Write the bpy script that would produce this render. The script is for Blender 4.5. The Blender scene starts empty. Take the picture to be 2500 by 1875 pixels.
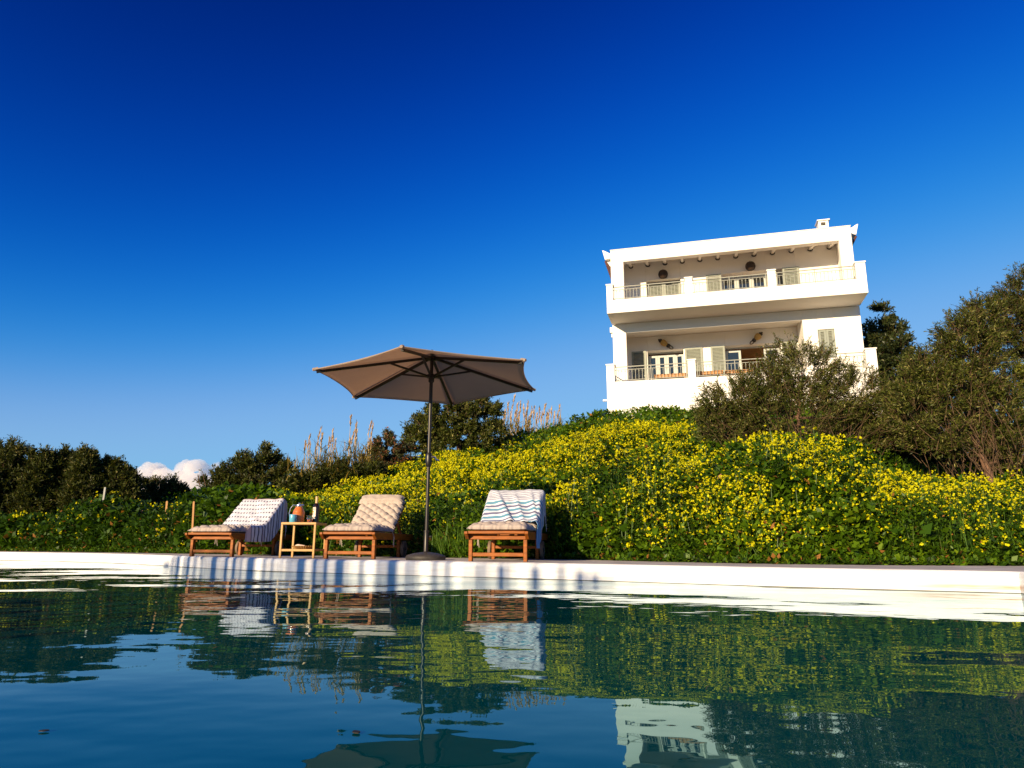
import bpy, bmesh, math, random
import numpy as np
from mathutils import Vector, Matrix
RAD = math.radians
sc = bpy.context.scene
C = sc.collection
rng = np.random.default_rng(11)
random.seed(11)

# ------------------------------------------------------------------ camera
F_PX, PITCH, ROLL = 1700.0, RAD(13.0), 0.0045
CAM = np.array([0.0, 0.0, 0.16])
cd = bpy.data.cameras.new('camera')
cd.sensor_width = 36.0
cd.lens = F_PX / 2500.0 * 36.0
cd.clip_start, cd.clip_end = 0.02, 6000.0
cam = bpy.data.objects.new('camera', cd)
C.objects.link(cam)
CM = Matrix.Rotation(math.pi / 2 + PITCH, 3, 'X') @ Matrix.Rotation(ROLL, 3, 'Z')
cam.matrix_world = Matrix.Translation(CAM) @ CM.to_4x4()
sc.camera = cam

# ------------------------------------------------------------------ sky and sun
SUN_AZ, SUN_EL = RAD(36.0), RAD(14.6)          # sun stands low, behind the camera and to its left
world = bpy.data.worlds.new('World')
sc.world = world
world.use_nodes = True
wt = world.node_tree
sky = wt.nodes.new('ShaderNodeTexSky')
sky.sky_type = 'NISHITA'
sky.sun_disc = False
sky.sun_elevation = SUN_EL
sky.sun_rotation = math.pi + SUN_AZ
sky.air_density, sky.dust_density, sky.ozone_density = 1.0, 0.2, 3.0
# the photo's deep polarised blue: each channel climbs steeply towards the horizon, then levels off
EXPO = 0.8
sep = wt.nodes.new('ShaderNodeSeparateColor'); com = wt.nodes.new('ShaderNodeCombineColor')
wt.links.new(sky.outputs[0], sep.inputs[0])
def wmath(op, a, b_):
    x = wt.nodes.new('ShaderNodeMath'); x.operation = op
    for k_, s_ in ((0, a), (1, b_)):
        if isinstance(s_, float): x.inputs[k_].default_value = s_
        else: wt.links.new(s_, x.inputs[k_])
    return x.outputs[0]
for k, (top, half, pw_) in enumerate(((0.23, 0.161, 7.6), (0.56, 0.250, 3.75), (0.89, 0.274, 3.8))):
    q = wmath('POWER', wmath('MULTIPLY', sep.outputs[k], 0.1 / half), pw_)
    q = wmath('DIVIDE', q, wmath('ADD', q, 1.0))
    wt.links.new(wmath('MULTIPLY', q, top / 2 ** EXPO / 0.1), com.inputs[k])
wt.links.new(com.outputs[0], wt.nodes['Background'].inputs[0])
wt.nodes['Background'].inputs[1].default_value = 0.1
sl = bpy.data.lights.new('sun', 'SUN')
sl.energy, sl.angle, sl.color = 5.0, RAD(0.55), (1.0, 0.77, 0.47)
sun = bpy.data.objects.new('sun', sl)
C.objects.link(sun)
SUN_DIR = Vector((-math.sin(SUN_AZ) * math.cos(SUN_EL), -math.cos(SUN_AZ) * math.cos(SUN_EL), math.sin(SUN_EL)))
sun.rotation_euler = SUN_DIR.to_track_quat('Z', 'Y').to_euler()
sc.view_settings.view_transform = 'Standard'
sc.view_settings.look = 'None'
sc.view_settings.exposure = EXPO
sc.view_settings.gamma = 1.0
sc.cycles.volume_bounces = 8
sc.cycles.max_bounces = 12

CMn = np.array(CM)
def at(px, py, Y):
    """point seen at photo pixel (px, py) standing at distance Y"""
    d = CMn @ np.array([(px - 1250) / F_PX, (937.5 - py) / F_PX, -1.0])
    return CAM + d * (Y / d[1])
def proj(P):
    q = (np.atleast_2d(P) - CAM) @ CMn
    return 1250 - F_PX * q[:, 0] / q[:, 2], 937.5 + F_PX * q[:, 1] / q[:, 2]

# ------------------------------------------------------------------ helpers
def tag(o, label=None, cat=None, group=None, kind=None):
    if label: o['label'] = label
    if cat: o['category'] = cat
    if group: o['group'] = group
    if kind: o['kind'] = kind
    return o
def empty(name, loc, rz=0.0):
    o = bpy.data.objects.new(name, None)
    C.objects.link(o)
    o.empty_display_size = 0.2
    o.location = loc
    o.rotation_euler = (0, 0, rz)
    return o
def copy_tree(o, parent=None):
    c = o.copy()
    C.objects.link(c)
    c.parent = parent
    for ch in list(o.children):
        copy_tree(ch, c)
    return c

class MB:
    def __init__(s):
        s.v, s.f, s.m, s.uv = [], [], [], None
    def add(s, vs, fs, m=0):
        b = len(s.v)
        s.v += [tuple(map(float, p)) for p in vs]
        for f in fs:
            s.f.append([b + i for i in f]); s.m.append(m)
    def bx(s, x0, x1, y0, y1, z0, z1, m=0, M=None):
        vs = [(x0, y0, z0), (x1, y0, z0), (x1, y1, z0), (x0, y1, z0), (x0, y0, z1), (x1, y0, z1), (x1, y1, z1), (x0, y1, z1)]
        if M is not None: vs = [tuple(M @ Vector(p)) for p in vs]
        s.add(vs, [(0, 3, 2, 1), (4, 5, 6, 7), (0, 1, 5, 4), (1, 2, 6, 5), (2, 3, 7, 6), (3, 0, 4, 7)], m)
    def bar(s, a, b, w, h=None, m=0, up=(0, 0, 1)):
        """square bar from a to b"""
        a, b = Vector(a), Vector(b)
        h = h or w
        d = (b - a).normalized()
        u = Vector(up)
        if abs(d.dot(u)) > 0.98: u = Vector((0, 1, 0))
        x = d.cross(u).normalized(); y = x.cross(d).normalized()
        vs = []
        for p in (a, b):
            for sx, sy in ((-1, -1), (1, -1), (1, 1), (-1, 1)):
                vs.append(p + x * (sx * w / 2) + y * (sy * h / 2))
        s.add(vs, [(3, 2, 1, 0), (4, 5, 6, 7), (0, 1, 5, 4), (1, 2, 6, 5), (2, 3, 7, 6), (3, 0, 4, 7)], m)
    def tube(s, pts, rad, n=8, m=0, caps=True):
        pts = [Vector(p) for p in pts]
        if not hasattr(rad, '__len__'): rad = [rad] * len(pts)
        vs, fs = [], []
        ref = None
        for i, p in enumerate(pts):
            d = (pts[min(i + 1, len(pts) - 1)] - pts[max(i - 1, 0)]).normalized()
            if ref is None:
                ref = Vector((0, 0, 1)) if abs(d.z) < 0.9 else Vector((1, 0, 0))
            x = d.cross(ref).normalized(); y = x.cross(d).normalized(); ref = y
            for k in range(n):
                a = 2 * math.pi * k / n
                vs.append(p + (x * math.cos(a) + y * math.sin(a)) * rad[i])
        for i in range(len(pts) - 1):
            for k in range(n):
                k2 = (k + 1) % n
                fs.append((i * n + k, (i + 1) * n + k, (i + 1) * n + k2, i * n + k2))
        if caps:
            fs.append(tuple(range(n))); fs.append(tuple(reversed(range((len(pts) - 1) * n, len(pts) * n))))
        s.add(vs, fs, m)
    def lathe(s, prof, n=24, c=(0, 0, 0), m=0, axis='Z'):
        vs, fs = [], []
        for r, z in prof:
            for k in range(n):
                a = 2 * math.pi * k / n
                p = (r * math.cos(a), r * math.sin(a), z)
                if axis == 'X': p = (p[2], p[0], p[1])
                vs.append((c[0] + p[0], c[1] + p[1], c[2] + p[2]))
        for i in range(len(prof) - 1):
            for k in range(n):
                k2 = (k + 1) % n
                fs.append((i * n + k, i * n + k2, (i + 1) * n + k2, (i + 1) * n + k))
        fs.append(tuple(reversed(range(n)))); fs.append(tuple(range((len(prof) - 1) * n, len(prof) * n)))
        s.add(vs, fs, m)
    def prism(s, poly, y0, y1, m=0):
        """polygon in x,z swept along y"""
        n = len(poly)
        vs = [(x, y0, z) for x, z in poly] + [(x, y1, z) for x, z in poly]
        fs = [tuple(range(n)), tuple(reversed(range(n, 2 * n)))]
        fs += [(i, n + i, n + (i + 1) % n, (i + 1) % n) for i in range(n)]
        s.add(vs, fs, m)
    def prismx(s, poly, x0, x1, m=0):
        """polygon in y,z swept along x"""
        n = len(poly)
        vs = [(x0, y, z) for y, z in poly] + [(x1, y, z) for y, z in poly]
        fs = [tuple(range(n)), tuple(reversed(range(n, 2 * n)))]
        fs += [(i, n + i, n + (i + 1) % n, (i + 1) % n) for i in range(n)]
        s.add(vs, fs, m)
    def wall(s, x0, x1, z0, z1, y0, y1, holes, m=0):
        """wall in the x,z plane with rectangular holes (xa, xb, za, zb), left to right"""
        x = x0
        for xa, xb, za, zb in holes:
            if xa > x: s.bx(x, xa, y0, y1, z0, z1, m)
            if za > z0: s.bx(xa, xb, y0, y1, z0, za, m)
            if zb < z1: s.bx(xa, xb, y0, y1, zb, z1, m)
            x = xb
        if x1 > x: s.bx(x, x1, y0, y1, z0, z1, m)
    def build(s, name, mats, parent=None, smooth=False, bevel=0.0, fix=True):
        me = bpy.data.meshes.new(name)
        me.from_pydata(s.v, [], s.f)
        mats = mats if isinstance(mats, (list, tuple)) else [mats]
        for m in mats: me.materials.append(m)
        me.polygons.foreach_set('material_index', s.m)
        if fix:
            bm = bmesh.new(); bm.from_mesh(me)
            bmesh.ops.recalc_face_normals(bm, faces=bm.faces)
            bm.to_mesh(me); bm.free()
        if smooth:
            me.polygons.foreach_set('use_smooth', [True] * len(me.polygons))
            try: me.set_sharp_from_angle(angle=RAD(40))
            except Exception: pass
        me.update()
        o = bpy.data.objects.new(name, me)
        C.objects.link(o)
        if parent is not None: o.parent = parent
        if bevel:
            b = o.modifiers.new('edge', 'BEVEL'); b.width = bevel; b.segments = 2; b.limit_method = 'ANGLE'; b.angle_limit = RAD(40)
        return o

def np_mesh(name, V, Q, mats, parent=None, rnd=None, mi=None, smooth=False, uv=None):
    me = bpy.data.meshes.new(name)
    nv, nf = len(V), len(Q)
    k = Q.shape[1]
    me.vertices.add(nv); me.loops.add(nf * k); me.polygons.add(nf)
    me.vertices.foreach_set('co', np.ascontiguousarray(V, dtype=np.float32).ravel())
    me.loops.foreach_set('vertex_index', np.ascontiguousarray(Q, dtype=np.int32).ravel())
    me.polygons.foreach_set('loop_start', np.arange(nf, dtype=np.int32) * k)
    me.polygons.foreach_set('loop_total', np.full(nf, k, dtype=np.int32))
    for m in (mats if isinstance(mats, (list, tuple)) else [mats]): me.materials.append(m)
    if mi is not None: me.polygons.foreach_set('material_index', np.asarray(mi, dtype=np.int32))
    if smooth: me.polygons.foreach_set('use_smooth', np.ones(nf, dtype=bool))
    if rnd is not None:
        a = me.attributes.new('rnd', 'FLOAT', 'POINT')
        a.data.foreach_set('value', np.asarray(rnd, dtype=np.float32))
    if uv is not None:
        l = me.uv_layers.new(name='uv')
        l.data.foreach_set('uv', np.ascontiguousarray(uv[Q.ravel()], dtype=np.float32).ravel())
    me.update(); me.validate()
    o = bpy.data.objects.new(name, me)
    C.objects.link(o)
    if parent is not None: o.parent = parent
    return o
def unit(a):
    return a / np.maximum(np.linalg.norm(a, axis=-1, keepdims=True), 1e-9)
def rdir(n, zlo=-1.0, zhi=1.0):
    z = rng.uniform(zlo, zhi, n); a = rng.uniform(0, 2 * np.pi, n); r = np.sqrt(1 - z * z)
    return np.stack([r * np.cos(a), r * np.sin(a), z], 1)
def kites(P, D, S, L, Wd, curl=0.15):
    """leaf faces: base P, direction D, side S, length L, width Wd"""
    n = len(P)
    N = np.cross(D, S)
    L = L[:, None]; Wd = Wd[:, None]
    V = np.empty((n, 4, 3))
    V[:, 0] = P
    V[:, 1] = P + D * L * 0.45 + S * Wd * 0.5 + N * L * curl * 0.5
    V[:, 2] = P + D * L
    V[:, 3] = P + D * L * 0.45 - S * Wd * 0.5 + N * L * curl * 0.5
    return V.reshape(-1, 3), np.arange(n * 4).reshape(n, 4)
def leaf_side(D):
    return unit(np.cross(D, rdir(len(D))))
def vnoise(x, y, s, seed=0):
    """smooth value noise in 0..1"""
    x = np.asarray(x) / s; y = np.asarray(y) / s
    i, j = np.floor(x).astype(np.int64), np.floor(y).astype(np.int64)
    fx, fy = x - i, y - j
    fx = fx * fx * (3 - 2 * fx); fy = fy * fy * (3 - 2 * fy)
    def h(a, b):
        n = (a * 374761393 + b * 668265263 + seed * 974634) & 0x7fffffff
        n = ((n ^ (n >> 13)) * 1274126177) & 0x7fffffff
        return ((n ^ (n >> 16)) & 0xffff) / 65535.0
    return (h(i, j) * (1 - fx) + h(i + 1, j) * fx) * (1 - fy) + (h(i, j + 1) * (1 - fx) + h(i + 1, j + 1) * fx) * fy

# ------------------------------------------------------------------ materials
def new_mat(name):
    m = bpy.data.materials.new(name); m.use_nodes = True
    nt = m.node_tree
    return m, nt, nt.nodes['Principled BSDF']
def mat(name, base, rough=0.6, var=0.12, scale=6.0, bump=0.0, bscale=60.0, metal=0.0, spec=0.5, stretch=(1, 1, 1), coat=0.0):
    m, nt, b = new_mat(name)
    b.inputs['Roughness'].default_value = rough
    b.inputs['Metallic'].default_value = metal
    b.inputs['Specular IOR Level'].default_value = spec
    if coat: b.inputs['Coat Weight'].default_value = coat
    tc = nt.nodes.new('ShaderNodeTexCoord'); mp = nt.nodes.new('ShaderNodeMapping')
    mp.inputs['Scale'].default_value = stretch
    nt.links.new(tc.outputs['Object'], mp.inputs[0])
    n = nt.nodes.new('ShaderNodeTexNoise'); n.inputs['Scale'].default_value = scale; n.inputs['Detail'].default_value = 5
    nt.links.new(mp.outputs[0], n.inputs['Vector'])
    r = nt.nodes.new('ShaderNodeValToRGB')
    r.color_ramp.elements[0].position = 0.3; r.color_ramp.elements[1].position = 0.7
    r.color_ramp.elements[0].color = tuple(c * (1 - var) for c in base) + (1,)
    r.color_ramp.elements[1].color = tuple(min(1, c * (1 + var * 0.6)) for c in base) + (1,)
    nt.links.new(n.outputs[0], r.inputs[0]); nt.links.new(r.outputs[0], b.inputs['Base Color'])
    if bump:
        n2 = nt.nodes.new('ShaderNodeTexNoise'); n2.inputs['Scale'].default_value = bscale; n2.inputs['Detail'].default_value = 4
        nt.links.new(mp.outputs[0], n2.inputs['Vector'])
        bp = nt.nodes.new('ShaderNodeBump'); bp.inputs['Strength'].default_value = 1.0; bp.inputs['Distance'].default_value = bump
        nt.links.new(n2.outputs[0], bp.inputs['Height']); nt.links.new(bp.outputs[0], b.inputs['Normal'])
    return m
def leaf_mat(name, cols, trans=0.3, rough=0.5, spec=0.35, tcol=None):
    """leaf colour picked per leaf from the attribute rnd"""
    m, nt, b = new_mat(name)
    a = nt.nodes.new('ShaderNodeAttribute'); a.attribute_name = 'rnd'
    r = nt.nodes.new('ShaderNodeValToRGB')
    e = r.color_ramp.elements
    while len(e) < len(cols): e.new(0.5)
    for i, (p, c) in enumerate(cols):
        e[i].position = p; e[i].color = tuple(c) + (1,)
    nt.links.new(a.outputs['Fac'], r.inputs[0]); nt.links.new(r.outputs[0], b.inputs['Base Color'])
    b.inputs['Roughness'].default_value = rough; b.inputs['Specular IOR Level'].default_value = spec
    t = nt.nodes.new('ShaderNodeBsdfTranslucent')
    g = nt.nodes.new('ShaderNodeMix'); g.data_type = 'RGBA'; g.blend_type = 'MULTIPLY'; g.inputs[0].default_value = 1.0
    nt.links.new(r.outputs[0], g.inputs[6]); g.inputs[7].default_value = tuple(tcol or (1.6, 1.5, 0.6)) + (1,)
    nt.links.new(g.outputs[2], t.inputs[0])
    mx = nt.nodes.new('ShaderNodeMixShader'); mx.inputs[0].default_value = trans
    nt.links.new(b.outputs[0], mx.inputs[1]); nt.links.new(t.outputs[0], mx.inputs[2])
    nt.links.new(mx.outputs[0], nt.nodes['Material Output'].inputs[0])
    return m
WHITE = mat('white_render', (0.82, 0.795, 0.755), 0.75, 0.03, 0.8, 0.0012, 30)
PLASTER = mat('balcony_white', (0.82, 0.795, 0.755), 0.75, 0.03, 1.2, 0.0012, 30)
FLOORT = mat('warm_bounce_floor', (0.72, 0.48, 0.27), 0.7, 0.12, 3)  # unseen floors, coloured warm so they bounce warm light onto the soffits
SAGE = mat('sage_paint', (0.23, 0.255, 0.225), 0.5, 0.06, 5)
CREAMP = mat('pale_sage_frame', (0.40, 0.43, 0.43), 0.5, 0.05, 5)
RAILM = mat('rail_paint', (0.26, 0.27, 0.235), 0.45, 0.05, 8)
DARKW = mat('dark_brown', (0.025, 0.015, 0.01), 0.6, 0.3, 20)
OCHRE = mat('ochre_cloth', (0.45, 0.28, 0.08), 0.7, 0.15, 12)
WICKER = mat('dark_wicker', (0.05, 0.025, 0.014), 0.6, 0.4, 40, 0.004, 90)
TEAK = mat('oiled_teak', (0.27, 0.072, 0.002), 0.5, 0.35, 9, 0.0006, 40, stretch=(1, 1, 6), spec=0.3)
TEAKD = mat('aged_teak', (0.22, 0.058, 0.002), 0.5, 0.35, 9, 0.0006, 40)
BAMBOO = mat('pale_bamboo', (0.44, 0.25, 0.07), 0.4, 0.15, 14, stretch=(1, 1, 4))
TYRE = mat('grey_rubber', (0.16, 0.11, 0.075), 0.7, 0.2, 30)
STEEL = mat('steel', (0.65, 0.64, 0.62), 0.22, 0.05, 10, metal=1.0)
BRONZE = mat('bronze_pole', (0.020, 0.016, 0.014), 0.38, 0.15, 10, metal=0.2)
BASEM = mat('dark_concrete_base', (0.045, 0.04, 0.037), 0.55, 0.25, 30, 0.002, 120)
BLACKM = mat('dark_frame', (0.010, 0.008, 0.007), 0.4, 0.2, 12)
TILE = mat('roof_tile', (0.085, 0.03, 0.022), 0.8, 0.3, 8)
WOODSTAKE = mat('new_wood', (0.38, 0.19, 0.06), 0.7, 0.2, 9)
BARK = mat('olive_bark', (0.14, 0.075, 0.045), 0.85, 0.4, 9, 0.006, 30)
TWIG = mat('twig', (0.10, 0.058, 0.030), 0.85, 0.3, 12)
STONEM = mat('deck_screed', (0.50, 0.46, 0.43), 0.85, 0.35, 2.6, 0.004, 26)
def glass_mat():
    m, nt, b = new_mat('window_glass')
    b.inputs['Base Color'].default_value = (0.012, 0.015, 0.018, 1)
    b.inputs['Roughness'].default_value = 0.04
    b.inputs['IOR'].default_value = 1.8
    n = nt.nodes.new('ShaderNodeTexNoise'); n.inputs['Scale'].default_value = 1.5
    bp = nt.nodes.new('ShaderNodeBump'); bp.inputs['Strength'].default_value = 0.3; bp.inputs['Distance'].default_value = 0.01
    nt.links.new(n.outputs[0], bp.inputs['Height']); nt.links.new(bp.outputs[0], b.inputs['Normal'])
    return m
GLASS = glass_mat()
CURTAIN = mat('curtain', (0.6, 0.6, 0.6), 0.9, 0.1, 3)

WEED = leaf_mat('weed_leaf', [(0.0, (0.010, 0.030, 0.001)), (0.35, (0.034, 0.085, 0.002)), (0.70, (0.095, 0.175, 0.003)), (0.95, (0.20, 0.27, 0.006)), (1.0, (0.30, 0.13, 0.03))], 0.32)
STEMM = leaf_mat('green_stem', [(0, (0.02, 0.06, 0.004)), (1, (0.07, 0.12, 0.010))], 0.15)
FLOWER = leaf_mat('yellow_petal', [(0, (0.46, 0.43, 0.0)), (0.6, (0.68, 0.66, 0.001)), (1, (0.78, 0.78, 0.02))], 0.35, 0.6, 0.2, (1.1, 1.0, 0.5))
GRASSM = leaf_mat('grass_blade', [(0, (0.05, 0.12, 0.012)), (0.7, (0.10, 0.20, 0.02)), (1, (0.20, 0.24, 0.05))], 0.35)
OLIVE = leaf_mat('olive_leaf', [(0, (0.014, 0.022, 0.002)), (0.5, (0.054, 0.072, 0.008)), (0.85, (0.15, 0.155, 0.030)), (1, (0.30, 0.27, 0.10))], 0.22, 0.5, 0.25)
OLIVED = leaf_mat('dark_olive_leaf', [(0, (0.012, 0.018, 0.003)), (0.5, (0.040, 0.054, 0.007)), (0.9, (0.105, 0.112, 0.022)), (1, (0.20, 0.17, 0.06))], 0.2, 0.5, 0.22)
CYPRESS = leaf_mat('cypress_leaf', [(0, (0.012, 0.022, 0.008)), (0.7, (0.04, 0.055, 0.012)), (1, (0.10, 0.10, 0.016))], 0.2)
YELLOWLEAF = leaf_mat('yellow_green_leaf', [(0, (0.05, 0.07, 0.01)), (0.6, (0.13, 0.15, 0.015)), (1, (0.30, 0.28, 0.02))], 0.3)
RUST = leaf_mat('rusty_leaf', [(0, (0.03, 0.04, 0.012)), (0.6, (0.06, 0.065, 0.02)), (0.75, (0.17, 0.06, 0.025)), (1, (0.30, 0.10, 0.04))], 0.22)
REEDM = leaf_mat('reed_leaf', [(0, (0.05, 0.055, 0.006)), (0.4, (0.16, 0.125, 0.016)), (0.8, (0.36, 0.23, 0.04)), (1, (0.50, 0.36, 0.10))], 0.25)
PLUME = leaf_mat('reed_plume', [(0, (0.36, 0.24, 0.12)), (1, (0.62, 0.46, 0.28))], 0.3)
SPURGE = leaf_mat('spurge_leaf', [(0, (0.08, 0.19, 0.015)), (1, (0.24, 0.36, 0.02))], 0.35)

# ------------------------------------------------------------------ ground shape
def tpx(px): return (np.asarray(px, float) - 1250) / F_PX * 0.978
T_PX = np.array([-900, -400, 0, 300, 463, 560, 700, 900, 1100, 1300, 1450, 1600, 1750, 1900, 2200, 2500, 3100])
T_T = tpx(T_PX)
Y0_T = np.array([16, 15.0, 13.4, 12.2, 11.2, 10.9, 10.3, 9.5, 8.9, 8.4, 7.9, 7.25, 6.85, 6.5, 6.3, 6.25, 6.2])
K_PX = np.array([-900, 0, 300, 463, 600, 700, 900, 1100, 1250, 1400, 1470, 1600, 1750, 1900, 2050, 2140, 2300, 2500, 3100])
K_PY = [None, None, None, None, None, 1222, 1150, 1098, 1066, 1016, 1000, None, None, None, None, None, None, None, None]
K_Y = np.array([20, 18, 18, 18, 18, 19, 20, 22, 24, 25.0, 25.4, 25.2, 24.8, 24.4, 24.0, 23.5, 28, 30, 30])
K_Z = []
for _px, _py, _Y in zip(K_PX, K_PY, K_Y):
    if _py: K_Z.append(at(_px, _py, _Y)[2] - 0.42)
    elif _px < 700: K_Z.append(0.25)
    elif _px < 2200: K_Z.append(4.75)
    else: K_Z.append(3.7)
K_T, K_Z = tpx(K_PX), np.array(K_Z)
def ground(X, Y):
    X = np.asarray(X, float); Y = np.asarray(Y, float)
    t = X / np.maximum(Y, 0.5)
    y0 = np.interp(t, T_T, Y0_T); yc = np.interp(t, K_T, K_Y); zc = np.interp(t, K_T, K_Z)
    s = (Y - y0) / (yc - y0)
    z = zc * np.clip(s, 0, 1)
    z = z + np.clip(s * 6, 0, 1) * 0.22 * (vnoise(X, Y, 2.2, 3) - 0.5) * (Y < yc - 2)
    fall = np.where(t < tpx(1465), -0.10, np.where(t < tpx(2160), 0.0, 0.12))
    z = z + np.clip(Y - yc, 0, 25) * fall
    z = np.where(Y > yc, np.maximum(z, np.minimum(zc, 0.2)), z)
    z = np.where(s < 0, -0.02 - np.clip((y0 - Y) * 0.25, 0, 0.9), z)
    z = np.where(Y < 2.5, -0.92, z)
    return z

gx = np.concatenate([[-3000, -1200, -500, -200, -90], np.arange(-45, 45.1, 0.6), [90, 200, 500, 1200, 3000]])
gy = np.concatenate([[-3000, -1000, -300, -60, -15], np.arange(-6, 50.1, 0.5), [60, 90, 200, 500, 1200, 3000]])
GX, GY = np.meshgrid(gx, gy)
GV = np.stack([GX, GY, ground(GX, GY)], -1).reshape(-1, 3)
nx, ny = len(gx), len(gy)
ii = (np.arange(ny - 1)[:, None] * nx + np.arange(nx - 1)[None]).ravel()
GQ = np.stack([ii, ii + 1, ii + nx + 1, ii + nx], 1)
SOIL = mat('hillside_soil', (0.020, 0.024, 0.008), 0.95, 0.4, 1.3, 0.02, 6)
SCRUB = mat('far_scrubland', (0.085, 0.095, 0.032), 0.95, 0.5, 0.15, 0.3, 0.6)
GC = GV[GQ].mean(1)
far = (np.abs(GC[:, 0]) > 26) | (GC[:, 1] > 31) | (GC[:, 1] < -6)
g = np_mesh('ground', GV, GQ, [SOIL, SCRUB], smooth=True, mi=far.astype(int))
tag(g, kind='structure')

# ------------------------------------------------------------------ pool, deck
def edge_pt(px, py):
    d = CMn @ np.array([(px - 1250) / F_PX, (937.5 - py) / F_PX, -1.0])
    return (CAM + d * (-CAM[2] / d[2]))[:2]
E_PX = [(0, 1347.5), (150, 1348.8), (290, 1350.8), (380, 1354), (463, 1358.3), (580, 1361.3), (700, 1363.8), (850, 1366.6), (1000, 1369.2), (1150, 1371.3), (1300, 1373.8),
        (1450, 1376.6), (1600, 1379.6), (1750, 1382.6), (1900, 1385.4), (2050, 1388), (2200, 1390.4), (2350, 1392.8), (2484, 1395.2)]
EP = np.array([edge_pt(*p) for p in E_PX])
EP = np.vstack([[-13.2, 14.6], [-11.2, 13.6], EP])
def smooth_line(P, n):
    out = []
    for i in range(len(P) - 1):
        p0, p1, p2, p3 = P[max(i - 1, 0)], P[i], P[i + 1], P[min(i + 2, len(P) - 1)]
        for k in range(n):
            t = k / n
            out.append(0.5 * (2 * p1 + (p2 - p0) * t + (2 * p0 - 5 * p1 + 4 * p2 - p3) * t * t + (-p0 + 3 * p1 - 3 * p2 + p3) * t ** 3))
    out.append(P[-1])
    return np.array(out)
for _ in range(2):
    EP[2:-1] = EP[2:-1] * 0.5 + 0.25 * (EP[1:-2] + EP[3:])
EL = smooth_line(EP, 4)
corner = EL[-1]
wall_r = np.array([corner + (np.array([1.7, -0.75]) - corner) * k / 6 for k in range(1, 7)])
near = np.array([[0.4, -0.8], [-1.5, -0.75], [-3.2, -0.5], [-6, 1.4], [-9, 3.7], [-13.5, 6.6], [-14.5, 10]])
LOOP = np.vstack([EL, wall_r, near])
nE, nR, nN = len(EL), len(wall_r), len(near)
# outer deck line
t_e = EL[:, 0] / EL[:, 1]
y_b = np.interp(t_e, T_T, Y0_T) + 0.25
OUT_E = np.stack([t_e * y_b, y_b], 1)
OUT_R = np.array([[5.2, 5.6], [6.2, 4.5], [6.4, 3.2], [6.4, 1.5], [6.2, -0.5], [5.5, -3.2]])
OUT_N = np.array([[1.0, -3.6], [-2.0, -3.6], [-5.4, -3.2], [-8.5, -1.0], [-11.5, 1.2], [-17, 4.5], [-18, 11]])
OUTL = np.vstack([OUT_E, OUT_R, OUT_N])
n = len(LOOP)
tang = unit(np.roll(LOOP, -1, 0) - np.roll(LOOP, 1, 0))
outw = np.stack([-tang[:, 1], tang[:, 0]], 1)       # loop runs clockwise seen from above: outward is to its left
WATER_Z = -0.142
mb = MB()
rings = [(OUTL, -0.0), (LOOP + outw * 0.035, 0.0)]
vs = [(p[0], p[1], z) for L_, z in rings for p in L_]
mb.add(vs, [(i, (i + 1) % n, n + (i + 1) % n, n + i) for i in range(n)])
deck = mb.build('pool_deck', STONEM)
tag(deck, kind='structure')

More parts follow.
